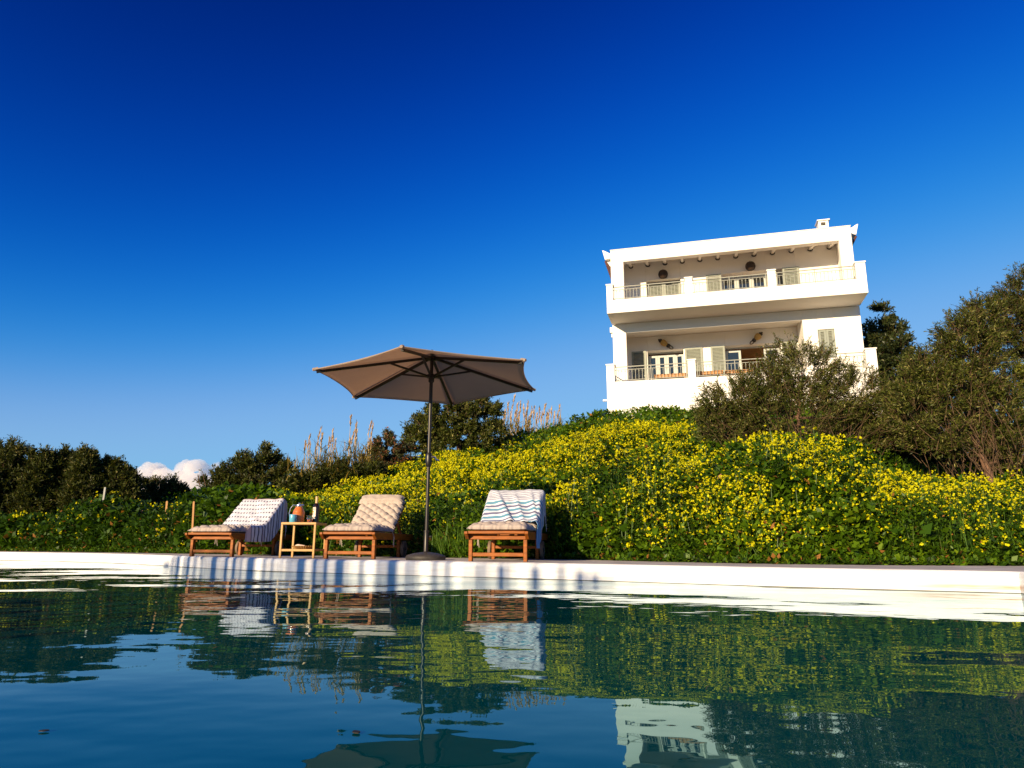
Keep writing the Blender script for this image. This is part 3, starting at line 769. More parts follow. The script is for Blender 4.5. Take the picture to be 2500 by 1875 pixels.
def parasol():
    root = empty('parasol', (UX, UY, 0))
    tag(root, 'open taupe parasol on a dark pole with a round base, between two loungers', 'parasol')
    m = MB(); m.lathe([(0.205, 0.0), (0.212, 0.012), (0.212, 0.035), (0.20, 0.048), (0.13, 0.068), (0.06, 0.078), (0.045, 0.080)], 40)
    m.build('base', BASEM, root, smooth=True)
    m = MB(); m.lathe([(0.033, 0.078), (0.030, 0.084), (0.027, 0.09), (0.027, 0.29), (0.031, 0.292), (0.031, 0.305), (0.022, 0.306)], 16)
    m.build('base_sleeve', BRONZE, root, smooth=True)
    m = MB(); m.lathe([(0.0195, 0.09), (0.0195, 2.24)], 14); m.build('pole', BRONZE, root, smooth=True)
    m = MB(); m.lathe([(0.024, 0.985), (0.033, 1.0), (0.036, 1.05), (0.036, 1.10), (0.030, 1.13), (0.024, 1.14)], 14)
    cr = m.build('crank_housing', BLACKM, root, smooth=True)
    m = MB(); m.tube([(0.03, -0.02, 1.09), (0.07, -0.03, 1.09), (0.085, -0.03, 1.06), (0.12, -0.03, 1.05)], [0.011, 0.011, 0.010, 0.012], 8); m.build('crank_handle', STEEL, cr, smooth=True)
    m = MB(); m.tube([(0.028, 0, 0.24), (0.055, 0, 0.24)], [0.008, 0.012], 8); m.build('clamp_screw', BLACKM, root)
    R_, PH, ZT, tx, ty = 1.2865, 12.981, 1.958 , 0.019, -0.021
    apex = Vector((0.0, 0.0, 2.268))
    tips = []
    for k in range(6):
        a = PH + k * math.pi / 3
        dx, dy = R_ * math.cos(a), R_ * math.sin(a)
        tips.append(Vector((dx, dy, ZT + tx * dx + ty * dy)))
    # canopy: six panels, edges bowed in between the tips, cloth sagging between the ribs
    V, Q = [], []
    nu, nv = 12, 14
    for k in range(6):
        A, B = tips[k], tips[(k + 1) % 6]
        b0 = len(V)
        for i in range(nv + 1):
            r = 0.02 + 0.98 * i / nv
            for j in range(nu + 1):
                w = j / nu
                P = apex.lerp(A.lerp(B, w), r)
                bow = 4 * w * (1 - w)
                mid = (A + B) / 2 - apex; mid.z = 0; mid.normalize()
                P = P - mid * (0.062 * bow * r ** 3)
                P.z -= 0.030 * bow * math.sin(math.pi * min(1, r * 0.9)) * r - 0.004 * bow * r ** 4
                V.append(P)
        for i in range(nv):
            for j in range(nu):
                Q.append((b0 + i * (nu + 1) + j, b0 + i * (nu + 1) + j + 1, b0 + (i + 1) * (nu + 1) + j + 1, b0 + (i + 1) * (nu + 1) + j))
    m = MB(); m.add(V, Q)
    cn = m.build('canopy', canopy_mat(), root, smooth=True)
    so = cn.modifiers.new('cloth', 'SOLIDIFY'); so.thickness = 0.004; so.offset = 1
    # hem and tip pockets
    m = MB()
    for k in range(6):
        A, B = tips[k], tips[(k + 1) % 6]
        mid = (A + B) / 2 - apex; mid.z = 0; mid.normalize()
        m.tube([A.lerp(B, w) - mid * (0.062 * 4 * w * (1 - w)) + Vector((0, 0, 0.001 + 0.004 * 4 * w * (1 - w))) for w in np.linspace(0, 1, 13)], 0.0065, 5)
    m.build('hem', cn.data.materials[0], cn)
    for k in range(6):
        d = (tips[k] - apex).normalized()
        m = MB(); m.tube([tips[k] - d * 0.045, tips[k] + d * 0.012], [0.022, 0.016], 8); m.build('tip_pocket', cn.data.materials[0], cn, smooth=True)
    hubz, runz = 2.215, 2.0
    for k in range(6):
        d = tips[k] - apex
        a = Vector((d.x, d.y, 0)).normalized()
        p0 = Vector((0, 0, hubz)) + a * 0.03
        p1 = tips[k] - Vector((0, 0, 0.022)) - a * 0.03
        m = MB(); m.bar(p0, p1, 0.022, 0.028); m.build('rib', BLACKM, root)
        pm = p0.lerp(p1, 0.36)
        m = MB(); m.bar(Vector((0, 0, runz)) + a * 0.03, pm - Vector((0, 0, 0.008)), 0.019, 0.020); m.build('strut', BLACKM, root)
    m = MB(); m.lathe([(0.02, hubz - 0.03), (0.048, hubz - 0.025), (0.048, hubz + 0.02), (0.02, hubz + 0.03)], 14); m.build('top_hub', BLACKM, root)
    m = MB(); m.lathe([(0.021, runz - 0.07), (0.032, runz - 0.06), (0.034, runz - 0.02), (0.05, runz - 0.015), (0.05, runz + 0.02), (0.021, runz + 0.03)], 14); m.build('runner', BLACKM, root)
    m = MB(); m.lathe([(0.03, 2.262), (0.026, 2.285), (0.012, 2.31), (0.003, 2.315)], 12); m.build('finial', BLACKM, root, smooth=True)
parasol()

# ------------------------------------------------------------------ sun loungers
LW = 0.315          # half width
HINGE = (0.82, 0.292)
BA = RAD(38.0); BL = 0.60
def make_lounger():
    root = empty('sun_lounger', (0, 0, 0))
    tag(root, 'wooden sun lounger with bare tufted cushion, between the side table and parasol', 'sun lounger', 'wooden sun loungers on the pool deck')
    for sx in (-1, 1):
        m = MB(); x = sx * (LW - 0.0175)
        m.prismx([(0.0, 0.287), (0.0, 0.262), (0.075, 0.212), (1.95, 0.212), (1.95, 0.287)], x - 0.0175, x + 0.0175)
        m.build('side_rail', TEAK, root, bevel=0.004)
        m = MB(); m.bx(sx * 0.272 - 0.018, sx * 0.272 + 0.018, 0.10, 0.155, 0, 0.22); m.build('leg', TEAK, root, bevel=0.004)
        m = MB(); m.bx(sx * 0.250 - 0.018, sx * 0.250 + 0.018, 1.16, 1.22, 0, 0.22); m.build('leg', TEAK, root, bevel=0.004)
        m = MB(); m.lathe([(0.02, -0.013), (0.08, -0.013), (0.082, -0.017), (0.10, -0.016), (0.104, 0.0), (0.10, 0.016), (0.082, 0.017), (0.08, 0.013), (0.02, 0.013)], 28, (sx * 0.297, 1.25, 0.104), 0, 'X')
        w = m.build('wheel', TYRE, root, smooth=True)
        m = MB(); m.lathe([(0.012, -0.022), (0.022, -0.02), (0.022, 0.02), (0.012, 0.022)], 12, (sx * 0.297, 1.25, 0.104), 0, 'X'); m.build('axle_cap', DARKW, w)
    m = MB(); m.bx(-LW + 0.036, LW - 0.036, 0.012, 0.04, 0.264, 0.291); m.build('front_rail', TEAK, root, bevel=0.004)
    m = MB(); m.bx(-LW + 0.036, LW - 0.036, 0.085, 0.115, 0.209, 0.243); m.build('cross_beam', TEAK, root, bevel=0.004)
    m = MB(); m.bx(-0.2535, 0.2535, 0.11, 0.138, 0.048, 0.084); m.build('stretcher', TEAK, root, bevel=0.004)
    m = MB(); m.bx(-0.2315, 0.2315, 1.175, 1.20, 0.118, 0.150); m.build('stretcher', TEAK, root, bevel=0.004)
    m = MB(); m.bx(-LW + 0.036, LW - 0.036, 1.91, 1.94, 0.215, 0.275); m.build('cross_beam', TEAK, root)
    m = MB()
    y = 0.055
    while y < 0.80:
        m.bx(-LW + 0.036, LW - 0.036, y, y + 0.05, 0.269, 0.289); y += 0.064
    m.build('seat_slats', TEAK, root)
    m = MB()
    y = 1.52
    while y < 1.90:
        m.bx(-LW + 0.036, LW - 0.036, y, y + 0.05, 0.269, 0.289); y += 0.064
    m.build('rear_slats', TEAK, root)
    ca, sa = math.cos(BA), math.sin(BA)
    B = lambda x, s, h: (x, HINGE[0] + s * ca - h * sa, HINGE[1] + s * sa + h * ca)
    m = MB()
    for sx in (-1, 1): m.bar(B(sx * 0.262, 0, -0.01), B(sx * 0.262, BL, -0.01), 0.032, 0.036, up=(0, -sa, ca))
    k = 0.05
    while k < BL - 0.03:
        m.bar(B(-0.246, k, -0.003), B(0.246, k, -0.003), 0.048, 0.016, up=(0, -sa, ca)); k += 0.064
    bk = m.build('backrest', TEAKD, root)
    for sx in (-1, 1):
        m = MB(); m.bar(B(sx * 0.225, 0.34, -0.03), (sx * 0.225, 1.38, 0.25), 0.025, 0.03); m.build('prop', TEAKD, bk)
    # tie cords of the cushion hanging beside the frame belong to the cushion
    return root
def pad(name, w, l, th, mtl, parent, nxq=64, nyq=72, tuft=True, place=None, seed=1):
    """a stuffed tufted pad, w wide, l long; place maps (x, s, h) to the parent's space"""
    r2 = np.random.default_rng(seed)
    X, S = np.meshgrid(np.linspace(-1, 1, nxq), np.linspace(-1, 1, nyq))
    # crowd the samples to the rim so it rounds off
    X = np.sin(X * np.pi / 2) * 0.35 + X * 0.65; S = np.sin(S * np.pi / 2) * 0.35 + S * 0.65
    edge = np.clip(1 - np.abs(X) ** 7, 0, 1) ** 0.5 * np.clip(1 - np.abs(S) ** 7, 0, 1) ** 0.5
    x, s = X * w / 2, (S + 1) * l / 2
    h = np.full_like(x, th)
    if tuft:
        px_, py_ = w / 8.0, l / 10.0
        a, b = x / px_ + (s - l / 2) / py_, x / px_ - (s - l / 2) / py_
        q = np.sqrt(np.abs(np.sin(np.pi * a / 2 + 0.8)) * np.abs(np.sin(np.pi * b / 2 + 0.8)) + 1e-6)
        h = th * (0.42 + 0.72 * q ** 0.7)
        h = h * (1 - (1 - np.clip(s / 0.12, 0, 1)) * 0.9) + th * 0.92 * (1 - np.clip(s / 0.12, 0, 1)) * 0.9
    h = h + 0.007 * (vnoise(x * 1.0, s * 1.0, 0.055, seed) - 0.5) * 2 + 0.004 * (vnoise(x, s, 0.022, seed + 5) - 0.5) * 2
    pucker = 1 + 0.035 * np.sin(s * 120 + 3 * np.sin(s * 31)) * np.abs(X) ** 8 
    top = h * edge * 0.78; bot = -th * edge * 0.22
    xx = x * pucker
    sd = s + 0.006 * np.sin(x * 110 + 2 * np.sin(x * 47)) * np.abs(S) ** 8
    if place is None: place = lambda x_, s_, h_: (x_, s_, h_)
    V = []
    for (hh) in (top, bot):
        P = place(xx, sd, hh + th * 0.22)
        V.append(np.stack([np.broadcast_to(P[0], xx.shape), P[1], P[2]], -1).reshape(-1, 3))
    V = np.vstack(V); n1 = nxq * nyq
    i0 = (np.arange(nyq - 1)[:, None] * nxq + np.arange(nxq - 1)[None]).ravel()
    Qt = np.stack([i0, i0 + 1, i0 + nxq + 1, i0 + nxq], 1)
    rim = []
    ring = [i for i in range(nxq)] + [nxq - 1 + nxq * j for j in range(1, nyq)] + [nxq * (nyq - 1) + i for i in range(nxq - 2, -1, -1)] + [nxq * j for j in range(nyq - 2, 0, -1)]
    for k in range(len(ring)):
        a_, b_ = ring[k], ring[(k + 1) % len(ring)]
        rim.append((b_, a_, a_ + n1, b_ + n1))
    Q = np.vstack([Qt, Qt[:, ::-1] + n1, np.array(rim)])
    return np_mesh(name, V, Q, mtl, parent, smooth=True)
CUSH = mat('taupe_cotton', (0.42, 0.355, 0.32), 0.85, 0.08, 14, 0.0015, 220, spec=0.2)
def make_cushion():
    root = empty('lounger_cushion', (0, 0, 0))
    tag(root, 'taupe tufted cushion lying bare on the lounger beside the parasol', 'cushion', 'taupe cushions on the sun loungers')
    pad('seat_pad', 0.575, 0.80, 0.090, CUSH, root, place=lambda x, s, h: (x, 0.015 + s, 0.292 + h), seed=3)
    ca, sa = math.cos(BA), math.sin(BA)
    B = lambda x, s, h: (x, HINGE[0] + s * ca - h * sa, HINGE[1] + s * sa + h * ca)
    pad('back_pad', 0.565, 0.60, 0.092, CUSH, root, place=lambda x, s, h: B(x, s + 0.03, h + 0.008), seed=8)
    pad('head_roll', 0.560, 0.14, 0.078, CUSH, root, 40, 16, False, place=lambda x, s, h: B(x, s + 0.485, h + 0.070), seed=12)
    for sx in (-1, 1):
        m = MB(); m.tube([(sx * 0.30, 0.70, 0.31), (sx * 0.325, 0.71, 0.24), (sx * 0.322, 0.72, 0.17), (sx * 0.318, 0.73, 0.13)], 0.004, 5)
        m.tube([(sx * 0.30, 0.70, 0.31), (sx * 0.327, 0.69, 0.25), (sx * 0.325, 0.68, 0.15)], 0.004, 5)
        m.build('tie_cord', CUSH, root)
    return root
SPOTS = [(-1.80, 7.80, -7.0, 'wooden sun lounger with bare tufted cushion, between the side table and parasol', 'taupe tufted cushion lying bare on the lounger beside the parasol'),
         (-3.74, 8.78, -10.0, 'wooden sun lounger under the white towel with grey dashes', 'taupe cushion on the lounger, half under the towel with grey dashes'),
         (-0.15, 6.88, -9.5, 'wooden sun lounger under the blue striped towel', 'taupe cushion on the lounger, half under the blue striped towel')]
lg, cu = make_lounger(), make_cushion()
for i, (x, y, a, l1, l2) in enumerate(SPOTS):
    for src, lab in ((lg, l1), (cu, l2)):
        o = src if i == 0 else copy_tree(src)
        o.location = (x, y, 0); o.rotation_euler.z = RAD(a); o['label'] = lab
        if i and src is cu:                       # only the bare cushion has its head end rolled over
            for ch in list(o.children):
                if ch.name.startswith('head_roll'): bpy.data.objects.remove(ch)

# ------------------------------------------------------------------ towels
def towel_mat(name, build):
    m, nt, b = new_mat(name)
    b.inputs['Roughness'].default_value = 0.95; b.inputs['Specular IOR Level'].default_value = 0.1
    uv = nt.nodes.new('ShaderNodeUVMap'); uv.uv_map = 'uv'
    sp = nt.nodes.new('ShaderNodeSeparateXYZ'); nt.links.new(uv.outputs[0], sp.inputs[0])
    def mth(op, a, b_=None, c=None):
        x = nt.nodes.new('ShaderNodeMath'); x.operation = op
        for k, s_ in enumerate((a, b_, c)):
            if s_ is None: continue
            if isinstance(s_, (int, float)): x.inputs[k].default_value = s_
            else: nt.links.new(s_, x.inputs[k])
        return x.outputs[0]
    def mix(f, a, c):
        x = nt.nodes.new('ShaderNodeMix'); x.data_type = 'RGBA'
        nt.links.new(f, x.inputs[0])
        for k, s_ in ((6, a), (7, c)):
            if isinstance(s_, tuple): x.inputs[k].default_value = s_ + (1,)
            else: nt.links.new(s_, x.inputs[k])
        return x.outputs[2]
    n1 = nt.nodes.new('ShaderNodeTexNoise'); n1.inputs['Scale'].default_value = 60; nt.links.new(uv.outputs[0], n1.inputs['Vector'])
    colr = build(sp.outputs[0], sp.outputs[1], mth, mix, n1.outputs[0])
    nt.links.new(colr, b.inputs['Base Color'])
    t = nt.nodes.new('ShaderNodeBsdfTranslucent'); nt.links.new(colr, t.inputs[0])
    mx = nt.nodes.new('ShaderNodeMixShader'); mx.inputs[0].default_value = 0.15
    n3 = nt.nodes.new('ShaderNodeTexNoise'); n3.inputs['Scale'].default_value = 260; nt.links.new(uv.outputs[0], n3.inputs['Vector'])
    bp = nt.nodes.new('ShaderNodeBump'); bp.inputs['Distance'].default_value = 0.0015; nt.links.new(n3.outputs[0], bp.inputs['Height']); nt.links.new(bp.outputs[0], b.inputs['Normal'])
    nt.links.new(b.outputs[0], mx.inputs[1]); nt.links.new(t.outputs[0], mx.inputs[2]); nt.links.new(mx.outputs[0], nt.nodes['Material Output'].inputs[0])
    return m
def dash_pattern(u, v, mth, mix, nz):
    row = mth('LESS_THAN', mth('FRACT', mth('DIVIDE', mth('ADD', v, 1.0), 0.092)), 0.30)
    dash = mth('LESS_THAN', mth('FRACT', mth('ADD', mth('DIVIDE', u, 0.042), mth('MULTIPLY', nz, 0.35))), 0.50)
    side = mth('GREATER_THAN', u, 0.315)
    strong = mth('MULTIPLY', row, mth('MAXIMUM', dash, side))
    c = mix(mth('MULTIPLY', strong, mth('ADD', mth('MULTIPLY', nz, 0.8), 0.55)), (0.70, 0.70, 0.78), (0.06, 0.06, 0.11))
    hem = mth('MAXIMUM', mth('GREATER_THAN', v, 0.62), mth('LESS_THAN', v, -0.34))
    c = mix(mth('MULTIPLY', hem, 0.75), c, (0.70, 0.50, 0.50))
    red = mth('LESS_THAN', mth('ABSOLUTE', mth('SUBTRACT', v, -0.04)), 0.010)
    return mix(mth('MULTIPLY', red, 0.6), c, (0.45, 0.10, 0.16))
def stripe_pattern(u, v, mth, mix, nz):
    f = mth('FRACT', mth('DIVIDE', mth('ADD', v, 1.0), 0.135))
    teal = mth('LESS_THAN', mth('ABSOLUTE', mth('SUBTRACT', f, 0.2)), 0.14)
    slate = mth('LESS_THAN', mth('ABSOLUTE', mth('SUBTRACT', f, 0.7)), 0.12)
    low = mth('LESS_THAN', v, 0.42)
    c = mix(mth('MULTIPLY', mth('MULTIPLY', teal, low), 0.9), (0.68, 0.72, 0.82), (0.06, 0.26, 0.42))
    c = mix(mth('MULTIPLY', mth('MULTIPLY', slate, low), 0.9), c, (0.09, 0.09, 0.22))
    thin = mth('LESS_THAN', mth('FRACT', mth('DIVIDE', v, 0.036)), 0.34)
    c = mix(mth('MULTIPLY', mth('MULTIPLY', thin, mth('GREATER_THAN', v, 0.42)), 0.8), c, (0.12, 0.10, 0.22))
    hem = mth('MAXIMUM', mth('LESS_THAN', v, -0.06), mth('MULTIPLY', mth('GREATER_THAN', u, 0.34), mth('LESS_THAN', v, 0.16)))  # hem, widened over the lower right overhang: its blue shade is painted in
    return mix(mth('MULTIPLY', hem, 0.75), c, (0.08, 0.30, 0.66))
def towel(spot, name, label, mtl, a0, a1, bmin, b1, folds, seed, drop_z, nu=70, nv=70):
    """cloth over the backrest: a runs across (metres from the middle), b runs up the backrest, over its top and down behind"""
    ca, sa = math.cos(BA), math.sin(BA)
    BT = 0.64
    x, y, rz = spot[:3]
    U, W_ = np.meshgrid(np.linspace(0, 1, nu), np.linspace(0, 1, nv))
    a = a0 + (a1 - a0) * U
    b = bmin(a) + (b1 - bmin(a)) * W_
    def spine(b):
        h = 0.118
        yy = np.where(b < 0, HINGE[0] - 0.05 + b, np.where(b < BT, HINGE[0] + b * ca - h * sa, 0.0))
        zz = np.where(b < 0, 0.395, HINGE[1] + b * sa + h * ca)
        # top turn
        ty, tz = HINGE[0] + BT * ca - h * sa, HINGE[1] + BT * sa + h * ca
        q = np.clip((b - BT) / 0.14, 0, 1); ang = BA - q * (BA + RAD(100))
        r_ = 0.14 / (BA + RAD(100))
        yy = np.where(b >= BT, ty + r_ * (np.sin(BA) * 0 + (np.sin(BA) - np.sin(ang))) * 1.0 + 0, yy)
        zz = np.where(b >= BT, tz + r_ * (np.cos(ang) - np.cos(BA)), zz)
        d2 = np.maximum(b - BT - 0.14, 0)
        yy = np.where(d2 > 0, yy - 0.10 * d2, yy); zz = np.where(d2 > 0, zz - d2, zz)
        return yy, zz
    bs = b
    # blend between seat and back so the bend is soft
    y0, z0 = spine(bs)
    y1, z1 = spine(bs - 0.05); y2, z2 = spine(bs + 0.05)
    yy, zz = (y0 + y1 + y2) / 3, (z0 + z1 + z2) / 3
    hw = 0.286
    over = np.maximum(np.abs(a) - hw, 0); sg = np.sign(a)
    bend = np.clip(over / 0.05, 0, 1)
    xx = sg * (np.minimum(np.abs(a), hw) + 0.026 * np.sin(bend * np.pi / 2))
    z_drop = np.maximum(over - 0.015, 0)
    zz = zz - z_drop
    fl = folds(a, b)
    nrm_y, nrm_z = -sa, ca
    on = 1 - bend
    wr = 0.010 * (vnoise(a * 1.0 + b * 0.5, b * 0.7, 0.10, seed) - 0.5) * 2 + 0.004 * (vnoise(a, b, 0.04, seed + 2) - 0.5) * 2 + fl
    yy = yy + nrm_y * wr * on; zz = zz + nrm_z * wr * on
    xx = xx + sg * bend * (0.014 + 0.5 * (wr + 0.012 * np.sin(b * 26 + seed)) * np.clip(z_drop / 0.15, 0, 1))
    zz = np.maximum(zz, drop_z + 0.05 * np.abs(U - 0.5))
    V = np.stack([xx, yy, zz], -1).reshape(-1, 3)
    i0 = (np.arange(nv - 1)[:, None] * nu + np.arange(nu - 1)[None]).ravel()
    Q = np.stack([i0, i0 + 1, i0 + nu + 1, i0 + nu], 1)
    o = np_mesh(name, V, Q, mtl, smooth=True, uv=np.stack([a.ravel(), b.ravel()], 1))
    o.location = (x, y, 0); o.rotation_euler.z = RAD(rz)
    so = o.modifiers.new('cloth', 'SOLIDIFY'); so.thickness = 0.004; so.offset = 0
    tag(o, label, 'towel', 'towels on the loungers')
    return o
fold0 = lambda a, b: 0.0 * a
def fold3(a, b):
    f = 0
    for a_, sl_, w_, h_ in ((-0.17, -0.42, 0.022, 0.030), (0.02, -0.30, 0.018, 0.016), (0.20, -0.22, 0.018, 0.026), (0.29, -0.12, 0.016, 0.028)):
        d = a - (a_ + sl_ * (b - 0.5))
        f = f + np.clip((0.68 - b) / 0.3, 0.12, 1) * h_ * np.where(d < 0, np.exp(-(d / (w_ * 2.6)) ** 2), np.exp(-(d / (w_ * 0.5)) ** 2))
    return f
towel(SPOTS[1], 'beach_towel', 'white towel with rows of grey dashes, draped over a lounger back', towel_mat('dashed_towel', dash_pattern),
      -0.36, 0.66, lambda a: -0.03 - 0.42 * np.clip((a - 0.12) / 0.25, 0, 1), 0.92, fold0, 4, 0.165)
towel(SPOTS[2], 'beach_towel', 'white towel with teal and violet stripes, draped over a lounger back', towel_mat('striped_towel', stripe_pattern),
      -0.37, 0.58, lambda a: 0.0 - 0.22 * np.clip((a - 0.20) / 0.2, 0, 1), 0.92, fold3, 9, 0.10)

# ------------------------------------------------------------------ side table and what stands on it
TX, TY = -2.475, 8.26
def side_table():
    root = empty('side_table', (TX, TY, 0), RAD(-3))
    tag(root, 'low square pale wooden side table with a lower shelf', 'side table')
    hw, dp, h = 0.207, 0.42, 0.405
    for sx in (-1, 1):
        for y in (0.0, dp - 0.024):
            m = MB(); m.bx(sx * hw - (0.024 if sx > 0 else 0), sx * hw + (0.024 if sx < 0 else 0), y, y + 0.024, 0, h - 0.0265); m.build('leg', BAMBOO, root, bevel=0.003)
    m = MB()
    m.bx(-hw, hw, 0, 0.024, h - 0.026, h); m.bx(-hw, hw, dp - 0.024, dp, h - 0.026, h)
    for k in range(8):
        y = 0.030 + k * 0.0455
        m.bx(-hw + 0.02, hw - 0.02, y, y + 0.040, h - 0.016, h - 0.002)
    m.bx(-hw, -hw + 0.024, 0.024, dp - 0.024, h - 0.026, h - 0.001); m.bx(hw - 0.024, hw, 0.024, dp - 0.024, h - 0.026, h - 0.001)
    m.build('tabletop', BAMBOO, root, bevel=0.002)
    m = MB()
    zs = 0.075
    for y in (0.003, dp - 0.021): m.bx(-hw + 0.0245, hw - 0.0245, y, y + 0.018, zs, zs + 0.026)
    for sx in (-1, 1): m.bx(sx * (hw - 0.012) - 0.009, sx * (hw - 0.012) + 0.009, 0.0245, dp - 0.0245, zs, zs + 0.026)
    for k in range(8):
        y = 0.030 + k * 0.0455
        m.bx(-hw + 0.024, hw - 0.024, y, y + 0.040, zs + 0.010, zs + 0.024)
    m.build('shelf', BAMBOO, root, bevel=0.002)
side_table()
TH = 0.405
COPPER = mat('terracotta_glaze', (0.50, 0.135, 0.025), 0.35, 0.15, 20, coat=0.3)
BLUEE = mat('blue_enamel', (0.10, 0.36, 0.52), 0.3, 0.06, 8, coat=0.3)
def jug():
    root = empty('thermos_jug', (TX - 0.055, TY + 0.16, TH))
    tag(root, 'orange ribbed thermos jug with a steel lid on the side table', 'thermos jug')
    m = MB()
    prof = [(0.066, 0.0), (0.070, 0.004), (0.071, 0.10)]
    for k in range(14):
        z = 0.10 + k * 0.0058; r = 0.071 - 0.031 * (k / 13) ** 1.7
        prof += [(r, z), (r - 0.0018, z + 0.0029)]
    prof += [(0.038, 0.186)]
    m.lathe(prof, 32); m.build('jug_body', COPPER, root, smooth=True)
    m = MB(); m.lathe([(0.038, 0.184), (0.041, 0.19), (0.038, 0.205), (0.022, 0.213), (0.014, 0.216), (0.016, 0.228), (0.004, 0.232)], 20)
    m.build('lid', STEEL, root, smooth=True)
    m = MB(); m.tube([(0.03, -0.02, 0.20), (0.062, -0.04, 0.203), (0.066, -0.042, 0.197)], [0.012, 0.009, 0.006], 8); m.build('spout', STEEL, root, smooth=True)
    m = MB(); m.tube([(-0.036, 0, 0.20), (-0.07, 0, 0.205), (-0.10, 0, 0.165), (-0.112, 0, 0.11), (-0.105, 0, 0.06), (-0.07, 0, 0.04)], 0.0065, 8); m.build('handle', STEEL, root, smooth=True)
jug()
def mug():
    root = empty('mug', (TX - 0.085, TY + 0.055, TH))
    tag(root, 'light blue enamel mug in front of the orange jug', 'mug')
    m = MB(); m.lathe([(0.040, 0.0), (0.0425, 0.003), (0.0425, 0.088), (0.041, 0.0905), (0.0395, 0.088), (0.0395, 0.006), (0.01, 0.005)], 32); m.build('mug_body', BLUEE, root, smooth=True)
    m = MB(); m.tube([(0.02, 0.036, 0.072), (0.03, 0.056, 0.070), (0.034, 0.064, 0.05), (0.03, 0.056, 0.026), (0.02, 0.036, 0.022)], 0.005, 8); m.build('handle', BLUEE, root, smooth=True)
mug()
def clear(name, colr, rough, ior, trans=1.0):
    m, nt, b = new_mat(name)
    b.inputs['Base Color'].default_value = colr + (1,); b.inputs['Roughness'].default_value = rough; b.inputs['IOR'].default_value = ior
    b.inputs['Transmission Weight'].default_value = trans
    return m
TUMB, AMBER, BOTG = clear('tumbler_glass', (0.95, 0.95, 0.95), 0.0, 1.45), clear('amber_drink', (0.75, 0.22, 0.03), 0.05, 1.33, 0.6), clear('dark_bottle_glass', (0.02, 0.008, 0.004), 0.06, 1.5, 0.2)
def tumbler():
    root = empty('tumbler', (TX + 0.105, TY + 0.07, TH))
    tag(root, 'small glass of amber drink in front of the dark bottle', 'drinking glass')
    m = MB(); m.lathe([(0.030, 0.0), (0.0325, 0.003), (0.036, 0.082), (0.0345, 0.082), (0.031, 0.008), (0.004, 0.007)], 28); m.build('glass_wall', TUMB, root, smooth=True)
    m = MB(); m.lathe([(0.0300, 0.0085), (0.0312, 0.012), (0.0320, 0.036), (0.002, 0.0365)], 28); m.build('drink', AMBER, root, smooth=True)
tumbler()
LABELM = mat('bottle_label', (0.75, 0.66, 0.58), 0.6, 0.08, 30)
LABELO = mat('label_orange', (0.70, 0.28, 0.03), 0.6, 0.1, 20)
LABELP = mat('label_pink', (0.68, 0.45, 0.42), 0.6, 0.1, 20)
CAPS = mat('pale_capsule', (0.66, 0.42, 0.22), 0.5, 0.1, 20)
def bottle():
    root = empty('wine_bottle', (TX + 0.150, TY + 0.16, TH))
    tag(root, 'dark bottle with a pale capsule and a cream label on the side table', 'bottle')
    m = MB(); m.lathe([(0.034, 0.0), (0.0375, 0.004), (0.0375, 0.185), (0.035, 0.202), (0.024, 0.218), (0.0145, 0.228), (0.0135, 0.24)], 28); m.build('bottle_body', BOTG, root, smooth=True)
    m = MB(); m.lathe([(0.0145, 0.226), (0.0150, 0.228), (0.0148, 0.292), (0.0165, 0.294), (0.0165, 0.306), (0.004, 0.308)], 18); m.build('capsule', CAPS, root, smooth=True)
    def patch(name, z0, z1, a0, a1, r, mt, par):
        V = []; nn = 14
        for z in (z0, z1):
            for k in range(nn):
                a = a0 + (a1 - a0) * k / (nn - 1); V.append((r * math.cos(a), r * math.sin(a), z))
        m = MB(); m.add(V, [(k, k + 1, nn + k + 1, nn + k) for k in range(nn - 1)]); return m.build(name, mt, par, smooth=True)
    A0, A1 = RAD(-205), RAD(-82)
    lab = patch('label', 0.045, 0.178, A0, A1, 0.0379, LABELM, root)
    patch('label_band', 0.118, 0.134, A0 + 0.05, A1 - 0.55, 0.0382, LABELO, lab)
    patch('label_head', 0.140, 0.172, A0 + 0.1, A1 - 0.1, 0.0382, LABELP, lab)
    m = MB(); r2 = random.Random(3)
    for row, z in enumerate((0.108, 0.100, 0.092, 0.155)):
        a = A0 + 0.35
        while a < A1 - 0.35:
            w = r2.uniform(0.03, 0.09)
            ca_, sa_ = math.cos(a), math.sin(a); cb_, sb_ = math.cos(a + w), math.sin(a + w); r = 0.0385
            m.add([(r * ca_, r * sa_, z), (r * cb_, r * sb_, z), (r * cb_, r * sb_, z + 0.0042), (r * ca_, r * sa_, z + 0.0042)], [(0, 1, 2, 3)])
            a += w + 0.05
    m.build('label_print', DARKW, lab)
bottle()
BASKET = mat('woven_straw', (0.40, 0.22, 0.08), 0.8, 0.4, 60, 0.003, 150)
